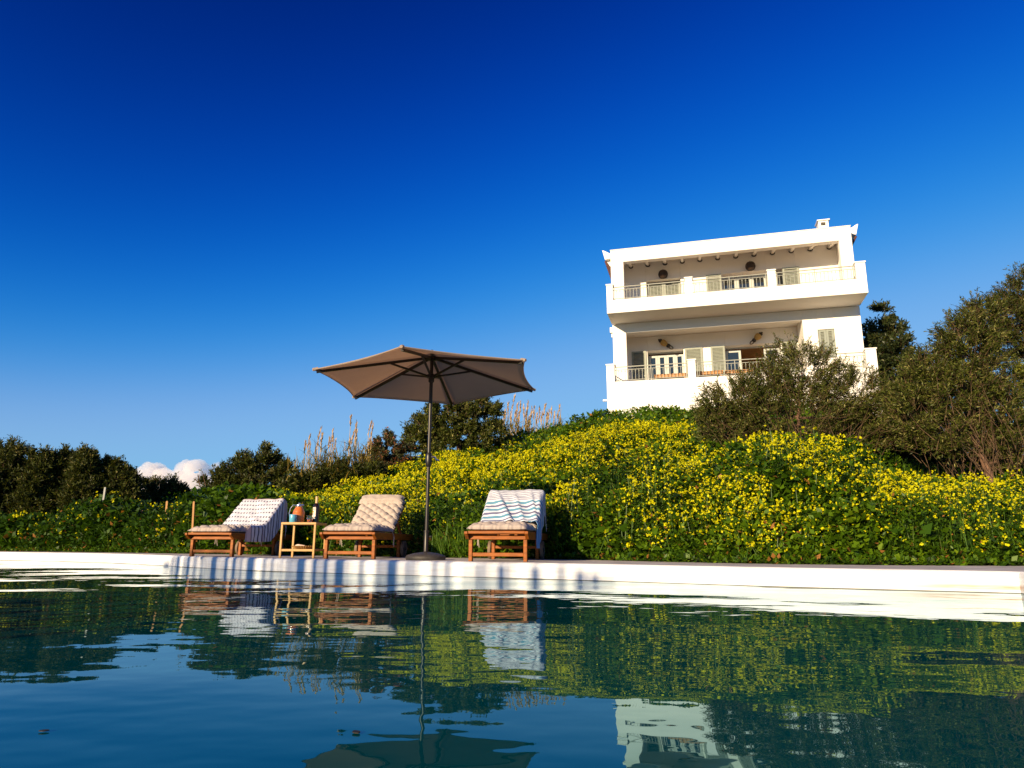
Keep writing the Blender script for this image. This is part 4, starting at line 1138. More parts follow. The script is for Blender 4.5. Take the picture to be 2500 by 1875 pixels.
def basket():
    root = empty('bread_basket', (TX + 0.02, TY + 0.18, 0.0995))
    tag(root, 'shallow woven straw basket on the lower shelf of the side table', 'basket')
    m = MB(); m.lathe([(0.07, 0.0), (0.095, 0.008), (0.135, 0.036), (0.131, 0.038), (0.09, 0.013), (0.01, 0.008)], 30); m.build('basket_bowl', BASKET, root, smooth=True)
    m = MB()
    for k in range(30):
        a = 2 * math.pi * k / 30
        m.tube([((r) * math.cos(a), (r) * math.sin(a), z) for r, z in ((0.072, 0.001), (0.097, 0.008), (0.137, 0.037))], 0.004, 4)
    m.build('weave_ribs', mat('straw_rib', (0.50, 0.31, 0.12), 0.8, 0.2, 40), root)
    m = MB(); m.tube([(-0.075, -0.05, 0.040), (-0.05, -0.055, 0.044), (-0.01, -0.05, 0.040), (0.03, -0.045, 0.039)], [0.008, 0.013, 0.012, 0.005], 8)
    o = m.build('napkin', mat('pale_napkin', (0.66, 0.5, 0.42), 0.9, 0.1, 30), smooth=True)
    o.location = (TX + 0.02, TY + 0.18, 0.0995)
    tag(o, 'pale crumpled napkin lying in the straw basket', 'napkin')
basket()

# ------------------------------------------------------------------ hillside herbs (too many to count)
def gsample(n, px0, px1, pad=0.4, ypow=1.0, over=1.5, ymax=None):
    """ground points spread over the slope, denser near the viewer"""
    t = rng.uniform(tpx(px0), tpx(px1), n)
    y0 = np.interp(t, T_T, Y0_T) - pad + 0.4 * 0
    yc = np.interp(t, K_T, K_Y) + over
    if ymax is not None: yc = np.minimum(yc, ymax)
    u = rng.random(n) ** ypow
    Y = y0 * (yc / y0) ** u
    return t * Y, Y
def gauss(a, b): return np.exp(-0.5 * (a / b) ** 2)
# bushy clumps: many uneven domes, some flowering, with dark hollows between them
DG = 0.07
DX, DY = np.arange(-17, 17, DG), np.arange(5, 29, DG)
DOME, DFLW = np.zeros((len(DY), len(DX))), np.full((len(DY), len(DX)), 0.55)
rd = np.random.default_rng(23)
for _k in range(1500):
    _t = rd.uniform(tpx(-250), tpx(2750)); _y0 = np.interp(_t, T_T, Y0_T); _yc = np.interp(_t, K_T, K_Y)
    _Y = _y0 + 0.12 + (_yc - _y0) * rd.random() ** 1.7; _X = _t * _Y; _px = _t / 0.978 * F_PX + 1250
    _r = rd.uniform(0.16, 0.46) * (0.75 + 0.035 * _Y); _h = _r * rd.uniform(0.55, 1.25)
    if _Y - _y0 < 0.45: _r *= 0.7; _h *= 0.55
    if _px > 2120: _h *= 0.65
    _h = min(_h, 0.60 if _Y < 11 else 0.42 if _Y < 17 else 0.30)
    _f = rd.choice([0.05, 0.35, 0.9, 1.6], p=[0.22, 0.28, 0.3, 0.2])
    i0, i1 = int((_X - _r + 17) / DG), int((_X + _r + 17) / DG) + 2; j0, j1 = int((_Y - _r - 5) / DG), int((_Y + _r - 5) / DG) + 2
    if i0 < 0 or j0 < 0 or i1 > len(DX) or j1 > len(DY): continue
    gx_, gy_ = np.meshgrid(DX[i0:i1], DY[j0:j1])
    q = 1 - ((gx_ - _X) ** 2 + (gy_ - _Y) ** 2) / _r ** 2
    hh = _h * np.sqrt(np.maximum(q, 0))
    w_ = hh > DOME[j0:j1, i0:i1]
    DOME[j0:j1, i0:i1] = np.where(w_, hh, DOME[j0:j1, i0:i1]); DFLW[j0:j1, i0:i1] = np.where(w_, _f, DFLW[j0:j1, i0:i1])
def grid_at(G, X, Y):
    i = np.clip(((X + 17) / DG).astype(int), 0, len(DX) - 1); j = np.clip(((Y - 5) / DG).astype(int), 0, len(DY) - 1)
    return G[j, i]
def herb_h(X, Y):
    """how tall the herbs stand"""
    X, Y = np.asarray(X, float), np.asarray(Y, float)
    t = X / Y; px = t / 0.978 * F_PX + 1250
    h = 0.10 + 0.16 * vnoise(X, Y, 0.9, 21) + grid_at(DOME, X, Y)
    d = Y - np.interp(t, T_T, Y0_T)
    h = h + 0.55 * gauss(px - 1930, 120) * gauss(Y - 8.4, 0.75) + 0.10 * gauss(px - 2400, 110) * gauss(Y - 8.6, 0.8)
    h = h + 0.52 * vnoise(X, Y, 0.8, 63) ** 1.3 * np.clip((760 - px) / 200, 0, 1) * np.clip(d / 0.6, 0.1, 1) + 0.22 * gauss(px - 1540, 120) * gauss(Y - 9.0, 1.0)
    h = h + 0.28 * gauss(px - 600, 90) * gauss(d - 0.8, 0.8)
    h = h * np.clip(0.35 + d / 0.4, 0.25, 1)
    h = np.where((Y > 21) & (px > 1380), np.minimum(h, 0.45), h)
    return h
def blocked(X, Y):
    """keep clear of the deck furniture and the house"""
    t = X / Y; px = t / 0.978 * F_PX + 1250
    y0 = np.interp(t, T_T, Y0_T)
    c, s = math.cos(H_A), math.sin(H_A)
    lx = c * (X - HO[0]) - s * (Y - HO[1]); ly = s * (X - HO[0]) + c * (Y - HO[1])
    inh = (lx > -0.2) & (lx < 9.35) & (ly > -1.5)
    return (Y < y0 + 0.02) | inh
def weeds():
    n = 520000
    X, Y = gsample(n, -260, 2780)
    keep = ~blocked(X, Y)
    keep &= rng.random(n) < 0.25 + 0.9 * vnoise(X, Y, 0.40, 31) ** 1.2
    X, Y = X[keep], Y[keep]; n = len(X)
    H = herb_h(X, Y); z0 = ground(X, Y)
    u = rng.random(n) ** 0.55
    d = Y - np.interp(X / Y, T_T, Y0_T)
    P = np.stack([X, Y, z0 + H * u], 1)
    el = rng.uniform(-0.25, 1.0, n); az = rng.uniform(0, 2 * np.pi, n)
    D = np.stack([np.cos(el) * np.cos(az), np.cos(el) * np.sin(az), np.sin(el)], 1)
    S = unit(np.cross(D, unit(np.stack([rng.normal(0, .5, n), rng.normal(-0.15, .5, n), np.ones(n)], 1))))
    kind = vnoise(X, Y, 0.8, 55)                 # patches of one plant: broad or feathery leaves
    px = X / Y / 0.978 * F_PX + 1250
    kind = np.where((px > 2150) & (Y < 9), 0.15, kind)
    kind = np.where((px > 430) & (px < 760), 0.9, kind)
    L = (0.030 + 0.045 * kind + 0.03 * rng.random(n)) * (0.62 + 0.055 * Y)
    W = L * (0.35 + 0.45 * kind) 
    V, Q = kites(P, D, S, L, W, 0.25)
    r = np.clip(0.15 + 0.5 * rng.random(n) + 0.35 * (vnoise(X, Y, 1.1, 77) - 0.5) + 0.15 * (u - 0.5), 0, 0.94)  # leaves low in a plant toned darker: shade of the gaps put into colour
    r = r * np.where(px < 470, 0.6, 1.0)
    r = np.where(rng.random(n) < 0.012 + 0.03 * np.exp(-d / 0.35), 1.0, r)
    # a low dense fringe along the deck
    m = 30000
    tt = rng.uniform(tpx(-200), tpx(2700), m); dd = rng.uniform(-0.06, 0.55, m) ; y_ = np.interp(tt, T_T, Y0_T) + dd; x_ = tt * y_
    el = rng.uniform(-0.1, 1.1, m); az = rng.uniform(0, 2 * np.pi, m)
    D3 = np.stack([np.cos(el) * np.cos(az), np.cos(el) * np.sin(az), np.sin(el)], 1)
    S3 = unit(np.cross(D3, unit(np.stack([rng.normal(0, .5, m), rng.normal(-0.2, .5, m), np.ones(m)], 1))))
    L3 = rng.uniform(0.025, 0.075, m)
    P3 = np.stack([x_, y_, np.maximum(ground(x_, y_), 0) + (0.02 + 0.14 * np.clip(dd + 0.1, 0, 0.4) / 0.4) * rng.random(m)], 1)
    V3, Q3 = kites(P3, D3, S3, L3, L3 * rng.uniform(0.3, 0.8, m), 0.25)
    V, Q, r = np.vstack([V, V3]), np.vstack([Q, Q3 + len(V)]), np.concatenate([r, np.where(rng.random(m) < 0.04, 1.0, np.clip(rng.normal(0.42, 0.2, m), 0, 0.94))])
    # big mustard and mallow leaves near the deck
    m = 5200
    bx_, by_ = gsample(m, 1250, 2600, ymax=9.6)
    k = ~blocked(bx_, by_) & (rng.random(m) < 0.15 + 0.9 * vnoise(bx_, by_, 0.7, 91))
    bx_, by_ = bx_[k], by_[k]; m = len(bx_)
    bz = ground(bx_, by_) + herb_h(bx_, by_) * rng.uniform(0.15, 0.9, m)
    el = rng.uniform(-0.6, 0.7, m); az = rng.normal(-np.pi / 2, 1.2, m)
    D2 = np.stack([np.cos(el) * np.cos(az), np.cos(el) * np.sin(az), np.sin(el)], 1)
    S2 = unit(np.cross(D2, unit(np.stack([rng.normal(0, .3, m), rng.normal(-0.3, .3, m), np.ones(m)], 1))))
    L2 = rng.uniform(0.07, 0.17, m)
    V2, Q2 = kites(np.stack([bx_, by_, bz], 1), D2, S2, L2, L2 * rng.uniform(0.5, 0.8, m), 0.35)
    r2 = np.clip(rng.normal(0.38, 0.2, m), 0, 0.9)
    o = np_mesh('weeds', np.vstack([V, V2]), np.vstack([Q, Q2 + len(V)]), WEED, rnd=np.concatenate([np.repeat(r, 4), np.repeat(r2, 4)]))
    tag(o, 'leafy green weeds and mallow covering the slope above the pool', 'weeds', kind='stuff')
weeds()
def bloom(X, Y):
    """chance of a yellow flower at a place on the slope"""
    t = X / Y; px = t / 0.978 * F_PX + 1250
    z = ground(X, Y)
    _, py = proj(np.stack([X, Y, z + 0.4], 1))
    crest = np.interp(px, [700, 900, 1100, 1250, 1450, 1600, 1750], [1215, 1140, 1095, 1062, 1005, 985, 985])
    low = np.interp(px, [430, 650, 800, 1000, 1150, 1300, 1500, 1700], [1260, 1240, 1262, 1265, 1215, 1235, 1330, 1360])
    band = np.interp(px, [700, 1000, 1250, 1450, 1560, 1700], [1225, 1170, 1120, 1085, 1070, 1085])
    w = np.interp(px, [700, 1000, 1250, 1450, 1700], [30, 48, 45, 36, 30])
    dens = 2.4 * gauss(py - band, w) * (px > 660) * np.clip((1720 - px) / 120, 0, 1)
    dens = dens + 0.40 * ((py > crest + 10) & (py < low) & (px > 640) & (px < 1760))
    dens = dens + 0.30 * ((px > 1330) & (px < 1760) & (py > 1120) & (py < 1345))
    dens = dens * np.where((px > 1120) & (px < 1420) & (py > 1085) & (py < 1115), 0.5, 1)
    dens = dens * np.where((px > 1180) & (py < crest + 32 + np.clip((px - 1200) * 0.12, 0, 30)), 0.15, 1)
    dens = dens + 2.3 * gauss(px - 1930, 150) * gauss(py - 1180 - 0.0006 * (px - 1950) ** 2, 48) + 0.55 * gauss(px - 1850, 90) * gauss(py - 1275, 55)
    dens = dens + 1.0 * gauss(py - (1205 - (px - 2250) * 0.06), 48) * np.clip((px - 2050) / 80, 0, 1)
    dens = dens + 0.75 * gauss(py - 1246, 20) * ((px > 30) & (px < 460)) + 0.6 * gauss(px - 360, 60) * gauss(py - 1248, 18) + 0.5 * gauss(px - 500, 50) * gauss(py - 1215, 18)
    dens = np.where((px > 1740) & (py < 1095 + 0.0011 * np.minimum(np.abs(px - 1940), 220) ** 2), 0, dens)
    dens = dens + 0.008
    dome = grid_at(DOME, X, Y)
    return np.clip(dens, 0, 2.4) * (0.25 + 1.3 * vnoise(X, Y, 1.3, 5) ** 1.3) * np.maximum(grid_at(DFLW, X, Y), 1.15 * gauss(py - band, w) * ((px > 640) & (px < 1700)) + 0.8 * (px < 470) + 0.7 * (px > 2150)) * (0.35 + np.clip(dome / 0.25, 0, 1.1))
def mustard():
    n = 150000
    X, Y = gsample(n, -150, 2700, over=0.4)
    k = ~blocked(X, Y) & (rng.random(n) < bloom(X, Y) * 0.38)
    X, Y = X[k], Y[k]; n = len(X)
    z0 = ground(X, Y); H = herb_h(X, Y)
    h = H * rng.uniform(0.62, 1.04, n) + rng.uniform(0.0, 0.10, n) ** 1.2
    # heads: several small four petalled flowers as little crossed faces
    rep_ = rng.choice([1, 1, 2, 3, 4], n)
    cx_ = np.repeat(np.arange(n), rep_); X2, Y2, z2, h2 = X[cx_], Y[cx_], z0[cx_], h[cx_]
    X2 = X2 + rng.normal(0, 0.028, len(cx_)); Y2 = Y2 + rng.normal(0, 0.028, len(cx_)); h2 = h2 + rng.normal(0, 0.022, len(cx_))
    sub = 3
    c = np.repeat(np.stack([X2, Y2, z2 + h2], 1), sub, 0)
    sc_ = np.repeat(np.clip(0.0088 * np.exp(rng.normal(0, 0.35, len(cx_))), 0.004, 0.019) * (0.62 + 0.055 * Y2), sub)
    c = c + rdir(len(c)) * sc_[:, None] * 0.75
    Vs, Qs, b = [], [], 0
    for q in range(2):
        N = unit(rdir(len(c)) * 0.7 + np.array([0, -0.35, 0.6]))
        A = unit(np.cross(N, rdir(len(c)))); B = np.cross(N, A)
        s_ = sc_[:, None]
        V = np.stack([c + A * s_, c + B * s_ * 0.8 + N * s_ * 0.2, c - A * s_, c - B * s_ * 0.8 + N * s_ * 0.2], 1).reshape(-1, 3)
        Vs.append(V); Qs.append(np.arange(len(V)).reshape(-1, 4) + b); b += len(V)
    nflow = sum(len(q) for q in Qs)
    r = np.repeat(np.clip(rng.normal(0.5, 0.28, len(c)), 0, 1), 4)
    rr = [r, r]
    # stems
    k = rng.random(n) < np.clip(0.8 - Y * 0.05, 0.05, 1)
    Xs, Ys, zs, hs_ = X[k], Y[k], z0[k], h[k]; m = len(Xs)
    top = np.stack([Xs, Ys, zs + hs_], 1)
    bot = np.stack([Xs + rng.normal(0, .05, m), Ys + rng.normal(0, .05, m), zs + hs_ * 0.25], 1)
    a = rng.uniform(0, np.pi, m); sd = np.stack([np.cos(a), np.sin(a) * 0.4, np.zeros(m)], 1) * (0.0016 + 0.00025 * Ys)[:, None]
    V = np.stack([bot - sd * 1.6, bot + sd * 1.6, top + sd, top - sd], 1).reshape(-1, 3)
    Vs.append(V); Qs.append(np.arange(len(V)).reshape(-1, 4) + b); b += len(V)
    rr.append(np.repeat(rng.random(m), 4))
    mi = np.zeros(sum(len(q) for q in Qs), dtype=int); mi[nflow:] = 1
    o = np_mesh('wild_mustard', np.vstack(Vs), np.vstack(Qs), [FLOWER, STEMM], rnd=np.concatenate(rr), mi=mi)
    tag(o, 'wild mustard flowering bright yellow across the green slope', 'wildflowers', kind='stuff')
mustard()
def blades(P, D, L, W, droop):
    """grass blades of three faces each"""
    n = len(P)
    out, q, b = [], [], 0
    S = unit(np.cross(D, np.array([0, 0, 1.0])) + 1e-6)
    S = unit(S + rdir(n) * 0.5)
    pts = []
    for k, t in enumerate((0, 0.35, 0.7, 1.0)):
        p = P + D * (L * t)[:, None]
        p[:, 2] -= droop * L * t * t
        pts.append(p)
    wd = [1.0, 0.95, 0.6, 0.05]
    V = np.empty((n, 8, 3))
    for k in range(4):
        V[:, 2 * k] = pts[k] - S * (W * wd[k] / 2)[:, None]; V[:, 2 * k + 1] = pts[k] + S * (W * wd[k] / 2)[:, None]
    base = np.arange(n)[:, None] * 8
    Q = np.concatenate([base + np.array([[2 * k, 2 * k + 1, 2 * k + 3, 2 * k + 2]]) for k in range(3)], 1).reshape(-1, 4)
    return V.reshape(-1, 3), Q
def grass():
    # the strap leaved tufts between parasol and right lounger
    tx = np.array([1085, 1110, 1135, 1160, 1190, 1215, 1100, 1130, 1170, 1205, 1240, 1260, 1180])
    ty = np.array([9.0, 9.2, 8.95, 9.3, 9.0, 9.1, 9.6, 9.7, 9.8, 9.6, 9.2, 9.5, 10.1])
    w = rng.integers(0, len(tx), 2300)
    Y = ty[w] + rng.normal(0, 0.06, len(w)); X = tpx(tx[w]) * Y + rng.normal(0, 0.05, len(w))
    el = rng.uniform(0.7, 1.5, len(w)); az = rng.uniform(0, 2 * np.pi, len(w))
    L1, W1, d1 = rng.uniform(0.22, 0.58, len(w)), rng.uniform(0.008, 0.016, len(w)), rng.uniform(0.1, 0.55, len(w))
    # short grass elsewhere
    n = 26000
    X2, Y2 = gsample(n, -150, 2700, over=1.2)
    k = ~blocked(X2, Y2) & (rng.random(n) < 1.4 * vnoise(X2, Y2, 1.0, 41) ** 2); X2, Y2 = X2[k], Y2[k]; n = len(X2)
    el = np.concatenate([el, rng.uniform(0.7, 1.5, n)]); az = np.concatenate([az, rng.uniform(0, 2 * np.pi, n)])
    L = np.concatenate([L1, rng.uniform(0.15, 0.45, n) + 0.35 * herb_h(X2, Y2)]); W = np.concatenate([W1, (0.003 + 0.005 * rng.random(n)) * (0.5 + 0.06 * Y2)])
    dr = np.concatenate([d1, rng.uniform(0.05, 0.4, n)])
    X, Y = np.concatenate([X, X2]), np.concatenate([Y, Y2])
    P = np.stack([X, Y, ground(X, Y) + np.concatenate([np.zeros(len(w)), herb_h(X2, Y2) * 0.4])], 1)
    D = np.stack([np.cos(el) * np.cos(az), np.cos(el) * np.sin(az), np.sin(el)], 1)
    V, Q = blades(P, D, L, W, dr)
    o = np_mesh('grass', V, Q, GRASSM, rnd=np.repeat(np.clip(rng.normal(0.5, 0.25, len(P)), 0, 1), 8))
    tag(o, 'long green grass standing between the parasol and the right lounger', 'grass', kind='stuff')
grass()
# bright green spurge plants in the front of the slope
def spurge(px, py, Y, w, h, label):
    p = at(px, py, Y); gz = float(ground(p[0], p[1]))
    root = empty('spurge_plant', (p[0], p[1], gz))
    tag(root, label, 'plant', 'spurge plants at the foot of the slope')
    n = 34
    c = np.stack([rng.normal(0, w * 0.45, n), rng.normal(0, w * 0.3, n), (p[2] - gz) + rng.normal(0, h * 0.5, n)], 1)
    c[:, 2] = np.maximum(c[:, 2], 0.06)
    m = MB()
    for k in range(0, n, 2): m.tube([(c[k, 0] * 0.2, c[k, 1] * 0.2, 0), (c[k, 0] * 0.8, c[k, 1] * 0.8, c[k, 2] * 0.7), tuple(c[k])], [0.004, 0.003, 0.002], 4)
    m.build('stem', TWIG, root)
    k = np.repeat(np.arange(n), 26); N = len(k)
    off = rng.normal(0, 1, (N, 3)) * np.array([0.026, 0.026, 0.011])
    D = unit(off * np.array([1, 1, 0.3]) + np.array([0, 0, 0.012])); 
    S = unit(np.cross(D, unit(np.array([0, -0.25, 1.0]) + rng.normal(0, .3, (N, 3)))))
    L = rng.uniform(0.013, 0.024, N)
    V, Q = kites(c[k] + off, D, S, L, L * 0.85, 0.2)
    np_mesh('flower_heads', V, Q, SPURGE, root, rnd=np.repeat(np.clip(rng.normal(0.6, 0.25, N), 0, 1), 4))
spurge(2106, 1279, 7.6, 0.12, 0.13, 'bright green spurge with domed heads below the tall mustard mound')
spurge(2236, 1268, 7.6, 0.10, 0.08, 'upper bright green spurge right of the mustard mound')
spurge(2230, 1312, 7.2, 0.09, 0.10, 'lower bright green spurge with two heads, right of the mustard mound')

# ------------------------------------------------------------------ trees and bushes
def tree(name, label, cat, group, px, Y, blobs, leaf, nleaf, lsize=0.055, lw=0.24, twl=0.32, trunk=None, tr=0.07, up=0.35, perTwig=14, bark=None, depth=1.0, fill=0.55, bare=0, scatter=0.12, pull=0.45):
    """blobs: (px, py, rx, ry[, dY]) in photo pixels at distance Y, give the crown its uneven outline"""
    bl = []
    for b in blobs:
        dY = b[4] if len(b) > 4 else 0.0
        c = at(b[0], b[1], Y + dY)
        dep = (c - CAM) @ CMn[:, 2] * -1
        rx, ry = b[2] * dep / F_PX, b[3] * dep / F_PX
        bl.append((c, np.array([rx, (rx + ry) / 2 * depth, ry])))
    if trunk is None:
        b0 = at(px, 1200, Y); gz = float(ground(b0[0], b0[1]))
        tp = np.mean([b[0] for b in bl], 0)
        tpts = [np.array([b0[0], b0[1], gz - 0.1]), np.array([(b0[0] + tp[0]) / 2 + 0.05, (b0[1] + tp[1]) / 2, (gz + tp[2]) / 2]), tp]
    else:
        tpts = [at(a, b_, Y + (t_[0] if t_ else 0)) for a, b_, *t_ in trunk]
        gz = float(ground(tpts[0][0], tpts[0][1])); 
        tpts = [np.array([tpts[0][0], tpts[0][1], min(gz - 0.1, tpts[0][2] - 0.05)])] + tpts
    org = tpts[0].copy(); org[2] = float(ground(org[0], org[1]))
    root = empty(name, tuple(org))
    tag(root, label, cat, group)
    m = MB()
    rad = [tr * (1 - 0.65 * k / (len(tpts) - 1)) for k in range(len(tpts))]
    m.tube([p - org for p in tpts], rad, 8)
    for c, r in bl:
        if r[0] < 0.36: continue                  # limbs into each part of the crown
        k = max(1, min(len(tpts) - 1, int(np.argmin([np.linalg.norm(p - c) + 0.6 * max(0, p[2] - c[2]) for p in tpts]))))
        s0 = tpts[k]; mid = (s0 + c) / 2 + rng.normal(0, 0.06, 3) - np.array([0, 0, 0.06])
        m.tube([s0 - org, mid - org, c - org + np.array([0, 0, r[2] * 0.35])], [tr * 0.42, tr * 0.28, tr * 0.12], 6)
    m.build('trunk', bark or BARK, root, smooth=True)
    vol = np.array([(r[0] * r[2]) for _, r in bl]); vol = np.maximum(vol / vol.sum(), 0.006); vol = vol / vol.sum()
    nt = nleaf // perTwig
    w = rng.choice(len(bl), nt, p=vol)
    cen = np.array([b[0] for b in bl])[w]; rr = np.array([b[1] for b in bl])[w]
    d = rdir(nt)
    rad_ = (rng.random(nt) ** (1 / 3)) ** fill
    rad_ = rad_ * (1 + scatter * rng.normal(0, 1, nt))
    P0 = cen + d * rr * rad_[:, None]
    # clump the twigs
    nc = max(6, nt // 26)
    hub = P0[rng.integers(0, nt, nc)]
    near_ = np.empty(nt, dtype=int)
    for a in range(0, nt, 2000): near_[a:a + 2000] = np.argmin(((P0[a:a + 2000, None] - hub[None]) ** 2).sum(-1), 1)
    P0 = P0 * (1 - pull) + hub[near_] * pull
    D = unit(d * np.array([1, 1, 0.7]) + np.array([0, 0, up]) + rdir(nt) * 0.55)
    TL = twl * rng.uniform(0.5, 1.25, nt)
    P0 = P0 - D * (TL * 0.5)[:, None]
    bend = rdir(nt) * 0.25
    # twigs as thin three sided slivers
    sd = unit(np.cross(D, rdir(nt))); tw = (0.0022 + 0.00012 * Y) * 1.0
    P1 = P0 + D * TL[:, None] + bend * (TL * 0.5)[:, None]
    VT = np.stack([P0 - sd * tw, P0 + sd * tw, P1 + sd * tw * 0.4, P1 - sd * tw * 0.4], 1).reshape(-1, 3)
    # leaves
    k = np.repeat(np.arange(nt), perTwig); N = len(k)
    t = rng.uniform(0.1, 1.0, N)
    P = P0[k] + D[k] * (TL[k] * t)[:, None] + bend[k] * (TL[k] * 0.5 * t * t)[:, None]
    LD = unit(D[k] * 0.75 + rdir(N) * 0.75)
    LS = leaf_side(LD)
    L = lsize * rng.uniform(0.6, 1.25, N)
    V, Q = kites(P, LD, LS, L, L * lw * rng.uniform(0.8, 1.2, N), 0.12)
    tone = rng.normal(0.46, 0.2, nt) + 0.1 * (vnoise(P0[:, 0] * 1.3, P0[:, 2] * 1.3, 0.5, 3) - 0.5)
    r = np.clip(tone[k] + rng.normal(0, 0.17, N), 0, 1)
    Vs, Qs = [V, VT], [Q, np.arange(len(VT)).reshape(-1, 4) + len(V)]
    rn = [np.repeat(r, 4), np.zeros(len(VT))]
    if bare:                                      # leafless lower twigs
        base = np.array([b[0] for b in bl])[rng.integers(0, len(bl), bare)]
        pz = tpts[rng.integers(1, 2)] + rng.normal(0, 0.05, (bare, 3))
        q0 = pz + (base - pz) * rng.uniform(0.2, 0.75, (bare, 1)) + rng.normal(0, 0.28, (bare, 3)) * np.array([1, 1, 0.7])
        dd = unit(unit(base - pz) * 0.6 + rdir(bare) * 0.5 + np.array([0, -0.1, 0.5])); ll = rng.uniform(0.25, 0.75, bare)
        for g_ in range(2):
            e0 = q0 if g_ == 0 else q1
            q1 = e0 + dd * (ll * 0.5)[:, None]; dd = unit(dd + rdir(bare) * 0.25)
            sd = unit(np.cross(dd, np.array([0, 1.0, 0]) + rdir(bare) * 0.2)); w1 = (0.0055, 0.003)[g_] * 1.0
            VB = np.stack([e0 - sd * w1, e0 + sd * w1, q1 + sd * w1 * 0.6, q1 - sd * w1 * 0.6], 1).reshape(-1, 3)
            off = sum(len(x) for x in Vs)
            Vs.append(VB); Qs.append(np.arange(len(VB)).reshape(-1, 4) + off); rn.append(np.zeros(len(VB)))
    VV = np.vstack(Vs) - org
    QQ = np.vstack(Qs)
    mi = np.zeros(len(QQ), dtype=int); mi[len(Q):] = 1
    np_mesh('crown', VV, QQ, [leaf, TWIG], root, rnd=np.concatenate(rn), mi=mi)
    return root
# --- right of the slope
tree('olive_bush', 'wide olive bush growing on the slope in front of the villa terrace', 'olive bush', None, 1960, 12.4,
     [(1960, 905, 88, 78), (2085, 965, 72, 80), (1800, 985, 88, 70), (1930, 1010, 160, 85), (1785, 1055, 85, 55), (2085, 1055, 110, 55), (2165, 1010, 65, 75), (1880, 940, 70, 60), (1740, 1010, 45, 45)],
     OLIVE, 76000, 0.064, 0.22, 0.36, [(1962, 1150), (1955, 1075), (1948, 1020), (1955, 960)], 0.055, 0.55, bare=300, depth=0.8, pull=0.36)
tree('olive_tree', 'leaning olive tree with a reddish bent trunk at the right edge', 'olive tree', 'olive trees on the right of the slope', 2430, 11.2,
     [(2342, 835, 62, 80), (2268, 925, 52, 62), (2240, 905, 36, 50), (2222, 945, 40, 55), (2370, 880, 85, 90), (2330, 965, 110, 80), (2250, 1010, 85, 75), (2420, 1000, 80, 80), (2300, 1070, 95, 55), (2470, 1075, 70, 65), (2395, 775, 45, 70)],
     OLIVE, 85000, 0.064, 0.24, 0.36, [(2440, 1215), (2405, 1135), (2375, 1060), (2352, 960), (2340, 880)], 0.07, 0.5, bare=380, depth=0.8)
tree('olive_tree', 'tall olive tree rising behind the leaning one, cut by the right edge', 'olive tree', 'olive trees on the right of the slope', 2520, 14.5,
     [(2430, 785, 45, 65), (2475, 745, 55, 70), (2530, 730, 70, 85), (2500, 800, 85, 85), (2420, 830, 45, 50), (2560, 900, 70, 120), (2590, 780, 70, 120)],
     OLIVED, 60000, 0.07, 0.24, 0.38, None, 0.09, 0.5)
tree('cypress', 'dark cypress like tree with an arching top shoot beside the villa wall', 'tree', None, 2190, 26.0,
     [(2140, 850, 36, 62), (2170, 890, 60, 100), (2205, 930, 45, 85), (2185, 840, 25, 50), (2230, 985, 60, 80), (2190, 1000, 60, 60), (2135, 880, 25, 70), (2178, 795, 12, 30), (2165, 764, 9, 14), (2150, 752, 10, 6), (2132, 752, 12, 5)],
     CYPRESS, 60000, 0.13, 0.38, 0.45, None, 0.12, 0.3)
tree('yellow_bush', 'yellow green bush glowing in the sun under the right olive trees', 'bush', None, 2460, 13.2,
     [(2450, 935, 60, 60), (2500, 960, 60, 80), (2400, 1000, 50, 50), (2490, 1060, 60, 50)], YELLOWLEAF, 12000, 0.06, 0.4, 0.25, None, 0.04, 0.3)
tree('green_bush', 'dark green bush in the shade between the two nearest olives', 'bush', None, 2210, 13.6,
     [(2200, 1060, 75, 60), (2240, 1120, 80, 50), (2160, 1110, 60, 50)], CYPRESS, 10000, 0.07, 0.4, 0.25, None, 0.04, 0.2)
tree('dark_scrub', 'dark scrub filling the shade under the leaning olive at the right edge', 'bush', None, 2420, 14.0,
     [(2340, 1110, 80, 50), (2420, 1100, 80, 60), (2500, 1110, 70, 60), (2280, 1140, 60, 40), (2560, 1120, 60, 70), (2380, 1150, 90, 40), (2480, 1150, 80, 40)], CYPRESS, 30000, 0.07, 0.4, 0.28, None, 0.04, 0.3)
# --- beyond the slope, middle
tree('olive_tree', 'round olive tree standing behind the parasol pole', 'olive tree', 'olive trees along the skyline', 1120, 21.5,
     [(1100, 1035, 75, 52), (1168, 1015, 55, 46), (1040, 1062, 50, 48), (1195, 1070, 45, 45), (1120, 1085, 100, 45), (1008, 1072, 20, 28), (1090, 1000, 50, 25), (1185, 990, 30, 22)],
     OLIVE, 60000, 0.095, 0.32, 0.34, None, 0.12, 0.4, fill=0.4, scatter=0.07)
tree('rusty_shrub', 'small shrub with rust coloured tips and a green spire left of the olive', 'shrub', None, 945, 18.5,
     [(945, 1100, 42, 32), (930, 1130, 52, 38), (945, 1058, 10, 18), (985, 1120, 28, 36), (958, 1150, 50, 30)], RUST, 22000, 0.075, 0.35, 0.26, None, 0.06, 0.45)
tree('olive_tree', 'broad olive tree on the left skyline above the towel with dashes', 'olive tree', 'olive trees along the skyline', 610, 17.0,
     [(640, 1140, 42, 44), (592, 1160, 50, 44), (540, 1185, 42, 34), (700, 1155, 24, 36), (620, 1195, 90, 36), (655, 1112, 18, 18), (700, 1200, 40, 30)],
     OLIVED, 42000, 0.085, 0.28, 0.3, None, 0.08, 0.5, scatter=0.09)
tree('small_bush', 'low rounded olive bush under the white cloud', 'bush', None, 390, 17.5,
     [(390, 1200, 58, 32), (345, 1205, 32, 30), (430, 1212, 35, 28), (385, 1222, 70, 24)], OLIVED, 26000, 0.08, 0.28, 0.26, None, 0.05, 0.5, scatter=0.09)
